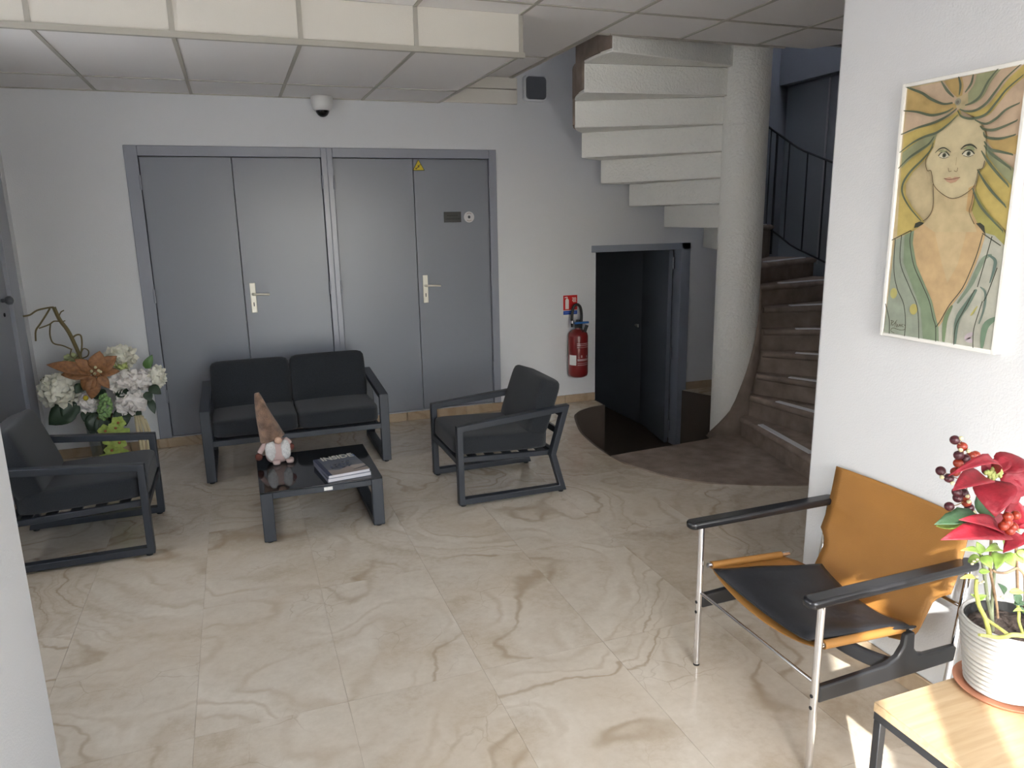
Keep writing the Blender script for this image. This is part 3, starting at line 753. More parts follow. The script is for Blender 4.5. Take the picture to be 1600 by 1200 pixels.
# ------------------------------------------------------------------ lounge furniture
def add_feet(parent, pts):
    for x, y in pts:
        bm = bmesh.new(); lathe(bm, [(.016, 0.0), (.017, .004), (.017, .012)], (x, y), 10); obj('foot_pad', bm, M['rubber'], parent)
def arm_profile():
    # side frame outline in (depth, height): front at 0, back at .70
    return [(0, .012), (.690, .012), (.622, .25), (.712, .552), (.0, .492)]
def armchair(label, loc, rz):
    """built facing -Y (front at y=0), width along x 0..W"""
    Wd = .64
    t = thing('lounge_armchair', label, 'armchair', loc, rz, 'dark lounge armchairs')
    for x in (0, Wd-.05):
        bm = bmesh.new(); ringloop(bm, arm_profile(), .036, 'x', x, x+.05); o = obj('arm_frame', bm, M['black_alu'], t); bev(o, .004, 2)
        xi = .05 if x == 0 else Wd-.075
        bm = bmesh.new(); prism(bm, [(.035, .258), (.612, .234), (.612, .266), (.035, .290)], 'x', xi, xi+.025); o = obj('seat_rail', bm, M['black_alu'], t); bev(o, .003, 1)
    for lo, hi in (((.05, .0, .255), (Wd-.05, .035, .292)), ((.05, .60, .235), (Wd-.05, .635, .270))):
        o = obj('seat_rail', boxes((lo, hi)), M['black_alu'], t); bev(o, .003, 1)
    for k in range(5):
        y = .10+.11*k; obj('seat_slat', boxes(((.075, y, .266-.035*y), (Wd-.075, y+.05, .276-.035*y))), M['black_alu'], t)
    for lo, hi in (((.05, .672, .47), (Wd-.05, .69, .51)), ((.05, .648, .36), (Wd-.05, .664, .40))): obj('back_rail', boxes((lo, hi)), M['black_alu'], t)
    bm = bmesh.new(); tl = math.radians(-2.5)
    ay = Vector((0, math.cos(tl), math.sin(tl))); az = Vector((0, -math.sin(tl), math.cos(tl)))
    cushion(bm, (Wd/2, .300, .346), (Wd/2-.055, .300, .058), (Vector((1, 0, 0)), ay, az), 12, 11, .12)
    obj('seat_cushion', bm, M['fabric'], t, True)
    bm = bmesh.new(); tb = math.radians(71)
    up = Vector((0, math.cos(tb), math.sin(tb))); th = Vector((0, -math.sin(tb), math.cos(tb)))
    cushion(bm, (Wd/2, .572, .528), (Wd/2-.055, .185, .066), (Vector((1, 0, 0)), up, th), 12, 9, .22)
    obj('back_cushion', bm, M['fabric'], t, True)
    add_feet(t, [(.025, .03), (.025, .66), (Wd-.025, .03), (Wd-.025, .66)])
    return t
# the chair right of the table faces left, the one behind the passage wall faces right
armchair('dark grey armchair facing left, standing before the low cellar door', (1.105, 4.585, 0), math.radians(-90))
armchair('dark grey armchair facing right, half hidden behind the white wall edge', (-.525, 3.945, 0), math.radians(90))
# two-seat sofa
Ws = 1.21
so_ = thing('lounge_sofa', 'dark grey two-seat sofa with metal arm frames in front of the grey-blue doors', 'sofa', (-.306, 4.955, 0))
for x in (0, Ws-.062):
    bm = bmesh.new(); ringloop(bm, arm_profile(), .036, 'x', x, x+.062); o = obj('arm_frame', bm, M['black_alu'], so_); bev(o, .004, 2)
for lo, hi in (((.06, 0, .250), (Ws-.06, .035, .288)), ((.06, .60, .235), (Ws-.06, .635, .270)), ((.062, .035, .245), (.085, .61, .275)), ((Ws-.085, .035, .245), (Ws-.062, .61, .275))):
    o = obj('seat_rail', boxes((lo, hi)), M['black_alu'], so_); bev(o, .003, 1)
for k in range(5):
    y = .10+.11*k; obj('seat_slat', boxes(((.085, y, .266-.035*y), (Ws-.085, y+.05, .276-.035*y))), M['black_alu'], so_)
for lo, hi in (((.06, .672, .47), (Ws-.06, .69, .51)), ((.06, .648, .36), (Ws-.06, .664, .40))): obj('back_rail', boxes((lo, hi)), M['black_alu'], so_)
for k in (0, 1):
    w2 = (Ws-.128)/4; cx_ = .064+w2*(1+2*k)
    bm = bmesh.new(); tl = math.radians(-2.5); ay = Vector((0, math.cos(tl), math.sin(tl))); az = Vector((0, -math.sin(tl), math.cos(tl)))
    cushion(bm, (cx_, .300, .346), (w2-.002, .30, .058), (Vector((1, 0, 0)), ay, az), 12, 11, .14); obj('seat_cushion', bm, M['fabric'], so_, True)
    bm = bmesh.new(); tb = math.radians(73+k); up = Vector((0, math.cos(tb), math.sin(tb))); th = Vector((0, -math.sin(tb), math.cos(tb)))
    cushion(bm, (cx_, .572, .520+.006*k), (w2-.001, .185, .066), (Vector((1, 0, 0)), up, th), 12, 10, .2); obj('back_cushion', bm, M['fabric'], so_, True)
add_feet(so_, [(.03, .03), (.03, .66), (Ws-.03, .03), (Ws-.03, .66)])
# low glass-topped table
TX0, TX1, TY0, TY1, TZ = .007, .648, 3.862, 4.522, .288
tb_ = thing('coffee_table', 'low black coffee table with dark glass top in front of the sofa', 'coffee table', ((TX0+TX1)/2, (TY0+TY1)/2, 0))
hw, hd = (TX1-TX0)/2, (TY1-TY0)/2
for s in (-1, 1):
    bm = bmesh.new(); ringloop(bm, [(-hd, .010), (hd, .010), (hd, TZ-.008), (-hd, TZ-.008)], .034, 'x', s*hw, s*(hw-.062)); o = obj('leg_frame', bm, M['black_alu'], tb_); bev(o, .004, 2)
for lo, hi in (((-hw+.062, -hd, TZ-.042), (hw-.062, -hd+.03, TZ-.008)), ((-hw+.062, hd-.03, TZ-.042), (hw-.062, hd, TZ-.008)), ((-hw+.062, -.02, TZ-.035), (hw-.062, .02, TZ-.008))):
    o = obj('top_rail', boxes((lo, hi)), M['black_alu'], tb_); bev(o, .003, 1)
o = obj('glass_top', boxes(((-hw, -hd, TZ-.008), (hw, hd, TZ))), M['blackglass'], tb_); bev(o, .003, 2)
o = obj('maker_plate', boxes(((.005, -hd-.0015, TZ-.034), (.05, -hd+.001, TZ-.016))), M['white'], tb_)
add_feet(tb_, [(s*(hw-.03), q*(hd-.03)) for s in (-1, 1) for q in (-1, 1)])

# ------------------------------------------------------------------ leather armchair by the right wall
LX, LY = 1.79, 1.812
pc = thing('leather_armchair', 'tan leather sling armchair with black seat pad and chrome legs beside the wall', 'armchair', (LX, LY, 0))
def pl(x, y, z): return Vector((x-LX, y-LY, z))
YN, YFR = 1.515, 2.109
for y in (YN, YFR):
    lg = tubeobj('leg', [pl(1.497, y, .006), pl(1.497, y, .565)], .0115, M['chrome'], pc, 16)
    tubeobj('foot_cap', [pl(1.497, y, 0), pl(1.497, y, .007)], .0118, M['rubber'], lg, 16)
    for z in (.222, .262):
        s = -1
        bm = bmesh.new(); tube(bm, [pl(1.4845, y, z), pl(1.490, y, z)], .006, 8); obj('screw', bm, M['rubber'], lg)
    lg = tubeobj('leg', [pl(2.030, y, .006), pl(2.086, y, .565)], .0125, M['chrome'], pc, 16)
    tubeobj('foot_cap', [pl(2.0295, y, 0), pl(2.030, y, .007)], .0128, M['rubber'], lg, 16)
    # arm pad: long slab with rounded ends
    x0, x1, hw_ = 1.437, 2.104, .027
    P = []
    for i in range(9): a = PI/2+PI*i/8; P.append((x0+hw_*.8+hw_*.8*math.cos(a), y+hw_*math.sin(a)))
    for i in range(9): a = -PI/2+PI*i/8; P.append((x1-hw_*.8+hw_*.8*math.cos(a), y+hw_*math.sin(a)))
    bm = bmesh.new(); prism(bm, [(px-LX, py-LY) for px, py in P], 'z', .562, .589); o = obj('arm_pad', bm, M['armpad'], pc); bev(o, .009, 3)
    # cast side piece, an upturned T between the legs
    out_ = [(1.506, .238), (2.052, .246), (2.060, .300), (1.925, .302), (1.890, .312), (1.872, .335), (1.868, .392), (1.832, .392), (1.828, .352), (1.806, .320), (1.765, .302), (1.506, .292)]
    bm = bmesh.new(); prism(bm, [(a-LX, b) for a, b in out_], 'y', y-LY-.011, y-LY+.011); o = obj('side_casting', bm, M['cast'], pc); bev(o, .006, 3)
    ys_ = y+(.018 if y == YN else -.018)
    tubeobj('seat_rod', [pl(1.517, ys_, .412), pl(1.882, ys_, .392)], .0095, M['chrome'], pc, 14)
# crosswise yoke, front rod, back rod
bm = bmesh.new(); prof = []
for i in range(17):
    t = i/16; y = YN+(YFR-YN)*t; zt = .300-.075*math.sin(PI*t)**.7; prof.append((y, zt))
poly = [(y-LY, z) for y, z in prof]+[(y-LY, z-.05) for y, z in reversed(prof)]
prism(bm, poly, 'x', 1.842-LX, 1.866-LX); o = obj('yoke', bm, M['cast'], pc); bev(o, .006, 2)
tubeobj('front_rod', [pl(1.499, YN, .300), pl(1.499, YFR, .300)], .0062, M['chrome'], pc, 12)
tubeobj('back_rod', [pl(2.072, YN, .43), pl(2.072, YFR, .43)], .0075, M['chrome'], pc, 12)
# seat sling: hangs between the two rods, rolled round them
def grid_surface(f, nu, nv):
    bm = bmesh.new(); V = [[bm.verts.new(f(i/nu, j/nv)) for j in range(nv+1)] for i in range(nu+1)]
    for i in range(nu):
        for j in range(nv): bm.faces.new((V[i][j], V[i+1][j], V[i+1][j+1], V[i][j+1]))
    bmesh.ops.recalc_face_normals(bm, faces=bm.faces); return bm
def sag(t): return 1-(2*t-1)**2
def seatf(u, v):
    x = 1.532+.318*u; z0 = .4215-.020*u
    y = YN+.018+(YFR-YN-.036)*v
    xx = x + (.16*u)*sag(v)**.6 - .006*(1-u)*sag(v)
    return pl(xx, y, z0-.058*sag(v)**.7-.022*u*sag(v)-.012)
o = obj('seat_sling', grid_surface(seatf, 10, 24), M['tan'], pc, True); md = o.modifiers.new('thick', 'SOLIDIFY'); md.thickness = .004; md.offset = -1
for y in (YN+.018, YFR-.018):
    bm = bmesh.new(); tube(bm, [pl(1.532, y, .411), pl(1.845, y, .394)], .0135, 14); autosmooth(obj('leather_roll', bm, M['tan'], pc), 60)
FF, FB, NB, NF = atZ(1116, 887, .418), atZ(1284, 879, .412), atZ(1431, 976, .412), atZ(1262, 996, .414)
def cush(u, v):   # u front->back, v near->far
    a = NF.lerp(NB, u); b = FF.lerp(FB, u); p = a.lerp(b, v)
    p = p+Vector((-.018*(1-u)*sag(v)*-.6, 0, 0))
    return Vector((p.x-LX, p.y-LY, p.z-.026-.026*sag(v)**.8-.016*u*sag(v)))
bm = bmesh.new(); NU, NV = 16, 20; th = .032
def cu2(u, v, s):
    p = cush(u, v); e = min(1, min(u, 1-u, v, 1-v)/.06); e = math.sqrt(max(0, 1-(1-e)**2))
    w = .0035*math.sin(9*u+4*v)*math.sin(7*v)*sag(u) if s > 0 else 0
    return p+Vector((0, 0, .002+th*.5+s*th*.5*(.25+.75*e)+w+(.006*sag(u)*sag(v) if s > 0 else 0)))
T_ = [[bm.verts.new(cu2(i/NU, j/NV, 1)) for j in range(NV+1)] for i in range(NU+1)]
B_ = [[bm.verts.new(cu2(i/NU, j/NV, -1)) for j in range(NV+1)] for i in range(NU+1)]
for i in range(NU):
    for j in range(NV):
        bm.faces.new((T_[i][j], T_[i+1][j], T_[i+1][j+1], T_[i][j+1])); bm.faces.new((B_[i][j], B_[i][j+1], B_[i+1][j+1], B_[i+1][j]))
for i in range(NU):
    bm.faces.new((T_[i][0], B_[i][0], B_[i+1][0], T_[i+1][0])); bm.faces.new((T_[i][NV], T_[i+1][NV], B_[i+1][NV], B_[i][NV]))
for j in range(NV):
    bm.faces.new((T_[0][j], T_[0][j+1], B_[0][j+1], B_[0][j])); bm.faces.new((T_[NU][j], B_[NU][j], B_[NU][j+1], T_[NU][j+1]))
bmesh.ops.recalc_face_normals(bm, faces=bm.faces)
pad = obj('seat_pad', bm, M['blackleather'], pc, True)
rim = [cu2(i/NU, 0, .3) for i in range(NU+1)]+[cu2(1, j/NV, .3) for j in range(1, NV+1)]+[cu2(1-i/NU, 1, .3) for i in range(1, NU+1)]+[cu2(0, 1-j/NV, .3) for j in range(1, NV+1)]
bm = bmesh.new(); tube(bm, rim, .003, 6); obj('piping', bm, M['blackleather'], pad, True)
# back sling: leans, broad above the posts' hooks, narrower below with rounded corners
def backx(z):
    zs = [.262, .34, .43, .52, .62, .72]; xv = [1.945, 1.972, 2.018, 2.052, 2.074, 2.088]
    return float(np.interp(z, zs, xv))
rows = []
for i in range(29):
    z = .264+(.715-.264)*i/28
    if z > .470: w = .282
    elif z > .455: w = .262
    elif z > .44: w = .246
    else:
        r_ = .09; w = .238
        if z < .264+r_: w = .238-r_+math.sqrt(max(0, r_**2-(r_-(z-.264))**2))
    rows.append((z, w))
bm = bmesh.new(); V = []
for z, w in rows:
    V.append([bm.verts.new((backx(z)+.016*sag(j/16)-LX, (j/16*2-1)*w, z)) for j in range(17)])
for a, b in zip(V, V[1:]):
    for j in range(16): bm.faces.new((a[j], a[j+1], b[j+1], b[j]))
bmesh.ops.recalc_face_normals(bm, faces=bm.faces)
o = obj('back_sling', bm, M['tan'], pc, True); md = o.modifiers.new('thick', 'SOLIDIFY'); md.thickness = .004

# ------------------------------------------------------------------ oak side table
t2 = thing('side_table', 'oak-topped side table with thin black metal frame in the right foreground', 'side table', (1.735, .98, 0))
ax, bx_, ay_, by_ = 1.418-1.735, 2.052-1.735, .72-.98, 1.237-.98
o = obj('table_top', boxes(((ax, ay_, .424), (bx_, by_, .450))), M['wood'], t2); bev(o, .0015, 1)
for lo, hi in (((ax+.002, ay_+.002, .402), (bx_-.002, ay_+.024, .424)), ((ax+.002, by_-.024, .402), (bx_-.002, by_-.002, .424)), ((ax+.002, ay_+.024, .402), (ax+.024, by_-.024, .424)), ((bx_-.024, ay_+.024, .402), (bx_-.002, by_-.024, .424))):
    obj('frame_rail', boxes((lo, hi)), M['cast'], t2)
for x in (ax+.002, bx_-.024):
    for y in (ay_+.002, by_-.024): o = obj('leg', boxes(((x, y, 0), (x+.022, y+.022, .402))), M['cast'], t2); bev(o, .002, 1)

# ------------------------------------------------------------------ potted poinsettia on the side table
PXc, PYc = 1.768, 1.155
sc_ = thing('plant_saucer', 'shallow terracotta saucer under the ribbed grey pot on the oak table', 'saucer', (PXc, PYc, .450))
bm = bmesh.new(); lathe(bm, [(.088, 0), (.106, .003), (.116, .013), (.112, .0135), (.102, .006), (.001, .005)], seg=40, cap=False); autosmooth(obj('dish', bm, M['terra'], sc_), 50)
pp = thing('potted_poinsettia', 'red poinsettia with berries and leggy green stems in a pale ribbed pot', 'potted plant', (PXc, PYc, .456))
bm = bmesh.new(); prof = [(.001, .001), (.080, .001)]
nr = 13
for i in range(nr):
    z0 = .004+.184*i/nr; r0 = .083+.030*(z0/.19)
    for q in range(5):
        t = q/4; prof.append((r0+.030*.184/nr*t/.19+.0078*math.sin(PI*t)**.8, z0+.184/nr*t))
prof += [(.115, .192), (.111, .194), (.108, .188), (.104, .10)]
lathe(bm, prof, seg=56, cap=False); pot = autosmooth(obj('pot', bm, M['pot'], pp), 70)
bm = bmesh.new(); lathe(bm, [(.102, .12), (.1055, .187), (.1025, .187), (.099, .16)], seg=40, cap=False); autosmooth(obj('inner_pot', bm, M['rubber'], pp), 50)
bm = bmesh.new(); lathe(bm, [(.101, .164), (.085, .168), (.05, .172), (.02, .170), (.001, .171)], seg=30, cap=False)
for v in bm.verts: v.co.z += rnd.uniform(-.004, .004)
obj('soil', bm, M['soil'], pp, True)
PO = Vector((PXc, PYc, .456)); UP = Vector((0, 0, 1)); CAMP = Vector((0, 0, H))
PXM = 1.97/FPX
def pt(u, v, Y=1.12): return atY(u, v, Y)-PO
def toward(p): return ((CAMP-(p+PO)).normalized()*.9+UP*.45).normalized()
def stempx(name, mt, pts, r, Y=1.12, sm=4, parent=None):
    P = [pt(p[0], p[1], p[2] if len(p) > 2 else Y) for p in pts]
    return tubeobj(name, P, r, mt, parent or pp, 8, sm)
stempx('stem', M['stem'], [(1551, 985, 1.13), (1550, 968), (1544, 942), (1540, 912), (1536, 880), (1533, 868)], .0042)
stempx('stem', M['stem'], [(1551, 975, 1.17), (1550, 946, 1.17), (1552, 912, 1.16), (1555, 880, 1.15), (1556, 850, 1.13)], .0038)
stempx('stem', M['brownstem'], [(1559, 965, 1.18), (1557, 944, 1.17), (1551, 912, 1.14), (1547, 889), (1548, 860), (1550, 800), (1553, 756, 1.09)], .0033)
stempx('stem', M['brownstem'], [(1591, 955, 1.19), (1590, 921, 1.18), (1589, 889, 1.16), (1588, 862), (1588, 835)], .0034)
stempx('stem', M['brownstem'], [(1550, 890), (1556, 894), (1570, 895), (1582, 891), (1589, 888), (1597, 894), (1601, 905), (1601, 950, 1.15)], .0028)
stempx('stem', M['limestem'], [(1546, 992, 1.085), (1542, 975, 1.085), (1538, 963), (1530, 947), (1527, 935), (1525, 925), (1525, 915), (1526, 905)], lambda t: .0056-.0018*t, 1.09)
stempx('stem', M['limestem'], [(1539, 966), (1552, 975), (1565, 984), (1576, 992)], .0040, 1.09)
stempx('stem', M['limestem'], [(1530, 992), (1547, 994), (1558, 996), (1570, 995), (1582, 992), (1604, 994)], lambda t: .0035+.0025*t, 1.055)
stempx('stem', M['limestem'], [(1598, 990), (1592, 971), (1592, 957), (1590, 945)], .0036, 1.11)
def leafpx(name, mt, b, t, w, Y=1.12, curl=.12, fold=.15, shape=.45, dy=0., serr=0., nz=None, parent=None):
    a, c = pt(b[0], b[1], Y), pt(t[0], t[1], Y-dy)
    n = nz or toward((a+c)*.5)
    return leafobj(name, mt, parent or pp, a, c, w*PXM, n, curl=curl, fold=fold, shape=shape, serr=serr)
for b, t, w, dy in [((1530, 867), (1501, 860), 11, .02), ((1534, 865), (1526, 846), 12, -.01), ((1535, 868), (1550, 889), 15, .03), ((1564, 860), (1538, 862), 15, .02), ((1562, 864), (1557, 890), 18, .03),
                    ((1569, 864), (1586, 886), 17, .03), ((1576, 853), (1564, 831), 18, 0), ((1592, 858), (1604, 874), 13, .02), ((1526, 937), (1542, 930), 8, .01), ((1525, 940), (1516, 928), 7, .01), ((1530, 955), (1524, 942), 6, .01),
                    ((1529, 894), (1547, 893), 8, .01), ((1577, 925), (1600, 926), 9, .01), ((1598, 957), (1583, 955), 9, .02), ((1580, 868), (1600, 880), 12, 0.0), ((1533, 872), (1512, 878), 13, -.03)]:
    leafpx('leaf', M['lime'], b, t, w, 1.105, dy=dy, shape=.42)
leafpx('leaf', mat('sunlit_yellow_leaf', (.62, .62, .10), .5), (1523, 902), (1500, 904), 7, 1.09)
for b, t, w in [((1570, 927), (1559, 911), 9), ((1584, 929), (1593, 943), 13), ((1584, 944), (1602, 943), 9), ((1590, 950), (1600, 958), 8)]: leafpx('leaf', M['green'], b, t, w, 1.11)
bm = bmesh.new()
for u, v in ((1522, 877), (1527, 874), (1519, 881), (1536, 909), (1531, 911), (1526, 901), (1565, 933), (1569, 936)): ball(bm, pt(u, v, 1.1), .0035, 6, (1.3, 1, .8))
o = obj('dry_bits', bm, M['cream_stem'], pp, True); o['kind'] = 'stuff'
# dark leaves behind the flowers
leafpx('leaf', M['green'], (1528, 806), (1459, 820), 24, 1.11, curl=.08, serr=.10)
leafpx('leaf', M['green'], (1538, 760), (1550, 812), 36, 1.115, curl=.05, shape=.5)
leafpx('leaf', M['lime'], (1506, 813), (1463, 822), 14, 1.13, curl=-.1)
# upper flower
c1 = (1553, 742)
for b, t, w, cu_, dy in [((1549, 746), (1481, 744), 18, .26, .05), ((1543, 748), (1488, 767), 31, .10, .06), ((1550, 738), (1535, 715), 24, .1, -.01), ((1566, 739), (1592, 713), 40, .12, -.02),
                         ((1553, 750), (1555, 808), 48, .12, .06), ((1562, 746), (1612, 768), 44, .10, .04), ((1560, 752), (1590, 788), 36, .08, .03), ((1558, 738), (1572, 712), 22, .05, -.03)]:
    leafpx('bract', M['red'], b, t, w, 1.085, curl=cu_, dy=dy, fold=.10, shape=.47)
bud0 = None
for k in range(20):
    a = k*2.4; r = 3.2*math.sqrt(k); p = pt(1553+r*1.0*math.cos(a), 740+r*.52*math.sin(a), 1.068)
    if bud0 is None:
        bm = bmesh.new(); ball(bm, (0, 0, 0), .0044, 7, (1, 1, 1.25)); o = bud0 = obj('bud', bm, M['budg'], pp, True)
    else: o = copyobj(bud0, pp)
    o.location = p+Vector((0, 0, rnd.uniform(-.001, .003)))
# lower flower
for b, t, w, cu_, dy, mtl in [((1578, 836), (1469, 844), 36, .10, .03, 'red'), ((1566, 834), (1498, 812), 24, .10, .03, 'red'), ((1588, 822), (1584, 778), 30, .06, 0, 'red'), ((1592, 826), (1622, 790), 34, .1, 0, 'red'),
                              ((1600, 838), (1567, 864), 24, .10, .04, 'red'), ((1574, 830), (1545, 800), 26, .1, -.02, 'red'), ((1596, 835), (1630, 850), 34, .1, .03, 'red')]:
    leafpx('bract', M[mtl], b, t, w, 1.10, curl=cu_, dy=dy, fold=.10, shape=.47)
# berries
bsrc = {}
def berry(name, mt, u, v, r, Y):
    if name+mt not in bsrc:
        bm = bmesh.new(); ball(bm, (0, 0, 0), r*PXM, 12, (1, 1, .95)); o = bsrc[name+mt] = obj(name, bm, M[mt], pp, True)
    else: o = copyobj(bsrc[name+mt], pp)
    o.location = pt(u, v, Y)
cv = lambda x, y: (1360+x/6.667, 660+y/6.667)
for x, y in ((880, 183), (918, 343), (990, 378), (732, 505), (818, 580), (900, 725), (910, 788), (822, 876), (1030, 890), (970, 735)): berry('berry', 'berry', *cv(x, y), 6.4, 1.13)
for x, y in ((958, 252), (1050, 352), (1095, 343), (915, 425), (885, 515), (1000, 835), (985, 770), (960, 1030)): berry('berry', 'berry2', *cv(x, y), 6.4, 1.135)
for x, y in ((945, 165), (940, 287), (1020, 298), (745, 570), (855, 632), (1008, 768), (1025, 825), (1080, 935), (1058, 405)): berry('seed_bead', 'bud', *cv(x, y), 2.9, 1.12)
for u, v in ((1575, 807), (1587, 805), (1574, 816), (1568, 822), (1583, 823), (1578, 829)): berry('berry', 'berry2', u, v, 5.6, 1.06)
berry('seed_bead', 'bud', 1593, 829, 4.5, 1.06)
stempx('spray_stem', M['brownstem'], [(1548, 830), (1528, 806), (1515, 790), (1511, 770), (1509, 740), (1506, 715), (1502, 690)], .0016, 1.14)
for a_, b_ in (((1510, 752), (1470, 735)), ((1508, 735), (1518, 712)), ((1507, 720), (1497, 712)), ((1512, 780), (1484, 792)), ((1510, 745), (1524, 712)), ((1503, 694), (1493, 688)), ((1512, 775), (1497, 778)), ((1505, 705), (1503, 698))):
    stempx('spray_twig', M['brownstem'], [a_, ((a_[0]+b_[0])/2, (a_[1]+b_[1])/2+2), b_], .0010, 1.135)

# ------------------------------------------------------------------ painting on the right wall
XP = XR-.022
pa = thing('framed_painting', 'tall white-framed painting of a woman with long wavy golden hair', 'painting', (XR, 1.739, 1.655))
PR = Vector((XR, 1.739, 1.655))
y0, y1, z0, z1 = 1.527, 1.951, 1.243, 2.066
fw = .0125
for lo, hi in (((XP-.008, y0, z0), (XR-.0005, y0+fw, z1)), ((XP-.008, y1-fw, z0), (XR-.0005, y1, z1)), ((XP-.008, y0+fw, z0), (XR-.0005, y1-fw, z0+fw)), ((XP-.008, y0+fw, z1-fw), (XR-.0005, y1-fw, z1))):
    o = obj('frame_side', boxes((Vector(lo)-PR, Vector(hi)-PR)), M['whitef'], pa); bev(o, .002, 1)
iy0, iy1, iz0, iz1 = y0+fw, y1-fw, z0+fw, z1-fw
F = Flat(lambda a, b, k: Vector((XP-.0002*k, min(max(a, iy0), iy1), min(max(b, iz0), iz1)))-PR)
def q3(x, y): p = atX(1400+x/4.8, 100+y/4.8, XP); return (p.y, p.z)
def q4(x, y): p = atX(1370+x/5, 330+y/5, XP); return (p.y, p.z)
L3 = lambda pts: [q3(*p) for p in pts]
L4 = lambda pts: [q4(*p) for p in pts]
S = lambda r, g, b: srgb(*[.93*(.86*c+.14*(r+g+b)/3) for c in (r, g, b)])
cInk = S(62, 66, 52); cGr = S(92, 104, 80); cSkin = S(206, 190, 148); cPeach = S(208, 174, 124)
cYel = S(204, 180, 96); cOch = S(196, 164, 98); cPink = S(206, 178, 148); cSage = S(160, 164, 122); cRobe = S(158, 168, 150); cRobe2 = S(188, 188, 172)
F.poly([(iy0, iz0), (iy1, iz0), (iy1, iz1), (iy0, iz1)], S(204, 184, 140))
def band(a, b, col): F.poly([(p.x, p.y) for p in smoothpath([(x, y, 0) for x, y in a], 5)]+[(p.x, p.y) for p in reversed(smoothpath([(x, y, 0) for x, y in b], 5))], col)
hub = (500, 285)
left = [[(90, 170), (140, 190), (220, 220), (290, 265), (380, 300), (450, 295)], [(80, 352), (180, 360), (290, 385), (390, 365), (455, 330)], [(60, 530), (180, 480), (310, 440), (410, 390), (480, 335)],
        [(50, 665), (150, 590), (240, 545), (330, 515), (420, 450), (490, 380)], [(40, 785), (120, 705), (200, 650), (270, 600), (310, 545)]]
lc = [cOch, cPink, cYel, cSage]
for a, b, c in zip(left, left[1:], lc): band(L3(a), L3(b), c)
lowl = [(215, 1180), (130, 1080), (75, 980), (75, 900), (130, 810), (220, 720), (280, 650), (305, 590)]
F.poly(L3([(40, 785), (120, 705), (200, 650), (270, 600), (310, 545), (290, 640), (220, 720), (130, 810), (75, 900), (75, 980), (130, 1080), (215, 1180), (200, 1260), (10, 1290)]), cYel)
top = [[(130, 180), (220, 220), (290, 265), (380, 300), (450, 290)], [(365, 130), (410, 200), (460, 250)], [(495, 95), (510, 160), (500, 235)], [(608, 80), (590, 150), (545, 215)], [(800, 30), (720, 130), (660, 240), (600, 290), (545, 310)],
       [(970, 0), (850, 110), (780, 200), (700, 300), (620, 350), (550, 355), (505, 340)], [(990, 80), (860, 190), (780, 290), (700, 380), (600, 410), (520, 395), (490, 350)], [(990, 280), (860, 340), (780, 410), (700, 450), (620, 420)],
       [(990, 400), (860, 460), (760, 495), (690, 490), (660, 465)], [(980, 515), (840, 555), (760, 560), (700, 545), (685, 510)], [(960, 690), (820, 660), (740, 640), (690, 580)], [(940, 820), (820, 730), (740, 670), (690, 610)],
       [(920, 960), (800, 830), (720, 730), (670, 650)], [(900, 1110), (780, 990), (700, 890), (640, 790)], [(850, 1270), (700, 1110), (640, 1020), (605, 930)]]
tc_ = [cPink, cOch, cPink, cSage, cPink, cYel, cPink, cPink, cPink, cOch, cPink, cSage, cYel, cYel]
for a, b, c in zip(top, top[1:], tc_): band(L3(a), L3(b), c)
F.poly(L3([(605, 930), (640, 1020), (700, 1110), (850, 1270), (860, 1380), (720, 1330), (620, 1250), (570, 1150)]), S(176, 168, 88))
# robe and skin
F.poly(L4([(150, 225), (300, 150), (400, 80), (790, 90), (860, 170), (930, 190), (1010, 268), (905, 1110), (60, 980)]), cRobe)
F.poly(L4([(490, 900), (600, 730), (700, 600), (770, 450), (860, 170), (930, 190), (1010, 268), (905, 1110), (490, 1040)]), cRobe2)
F.poly(L4([(225, 185), (300, 150), (290, 250), (320, 420), (380, 560), (440, 700), (470, 830), (490, 900), (490, 1040), (365, 1020), (350, 760), (290, 600), (215, 400)]), S(136, 156, 124))
F.poly(L4([(300, 150), (380, 95), (430, 40), (450, -40), (740, -60), (760, 20), (800, 100), (860, 180), (820, 320), (770, 450), (700, 600), (600, 730), (530, 850), (490, 905), (470, 830), (440, 700), (380, 560), (320, 420), (290, 250)]), cPeach)
F.poly(L4([(440, 0), (740, 0), (700, 200), (640, 420), (560, 560), (520, 420), (470, 200)]), S(206, 180, 134))
F.poly(L4([(300, 130), (310, 95), (345, 80), (385, 92), (330, 125)]), cInk); F.poly(L4([(785, 95), (820, 90), (850, 115), (860, 185), (825, 140)]), cInk)
for a in ([(390, 860), (300, 400)],): pass
for pts, w, col in [([(600, 735), (545, 850), (530, 1040)], .016, S(120, 142, 104)), ([(790, 610), (720, 720), (640, 850), (620, 1050)], .018, S(112, 134, 118)), ([(910, 340), (850, 370), (790, 480), (740, 580), (640, 720)], .016, S(132, 150, 128)), ([(950, 830), (860, 900), (830, 1070)], .02, S(110, 138, 112)),
                    ([(820, 590), (860, 640), (850, 760), (810, 880)], .008, S(112, 132, 122)), ([(880, 340), (935, 380), (930, 450), (895, 560)], .010, S(104, 128, 118)), ([(760, 950), (720, 990), (760, 1020)], .02, S(196, 182, 190)), ([(800, 740), (765, 790), (745, 815)], .006, S(188, 180, 96))]:
    F.stroke(L4(pts), w, col, True)
F.disc(q4(300, 765), .015, .018, S(190, 178, 98)); F.disc(q4(145, 640), .014, .018, S(196, 188, 110))
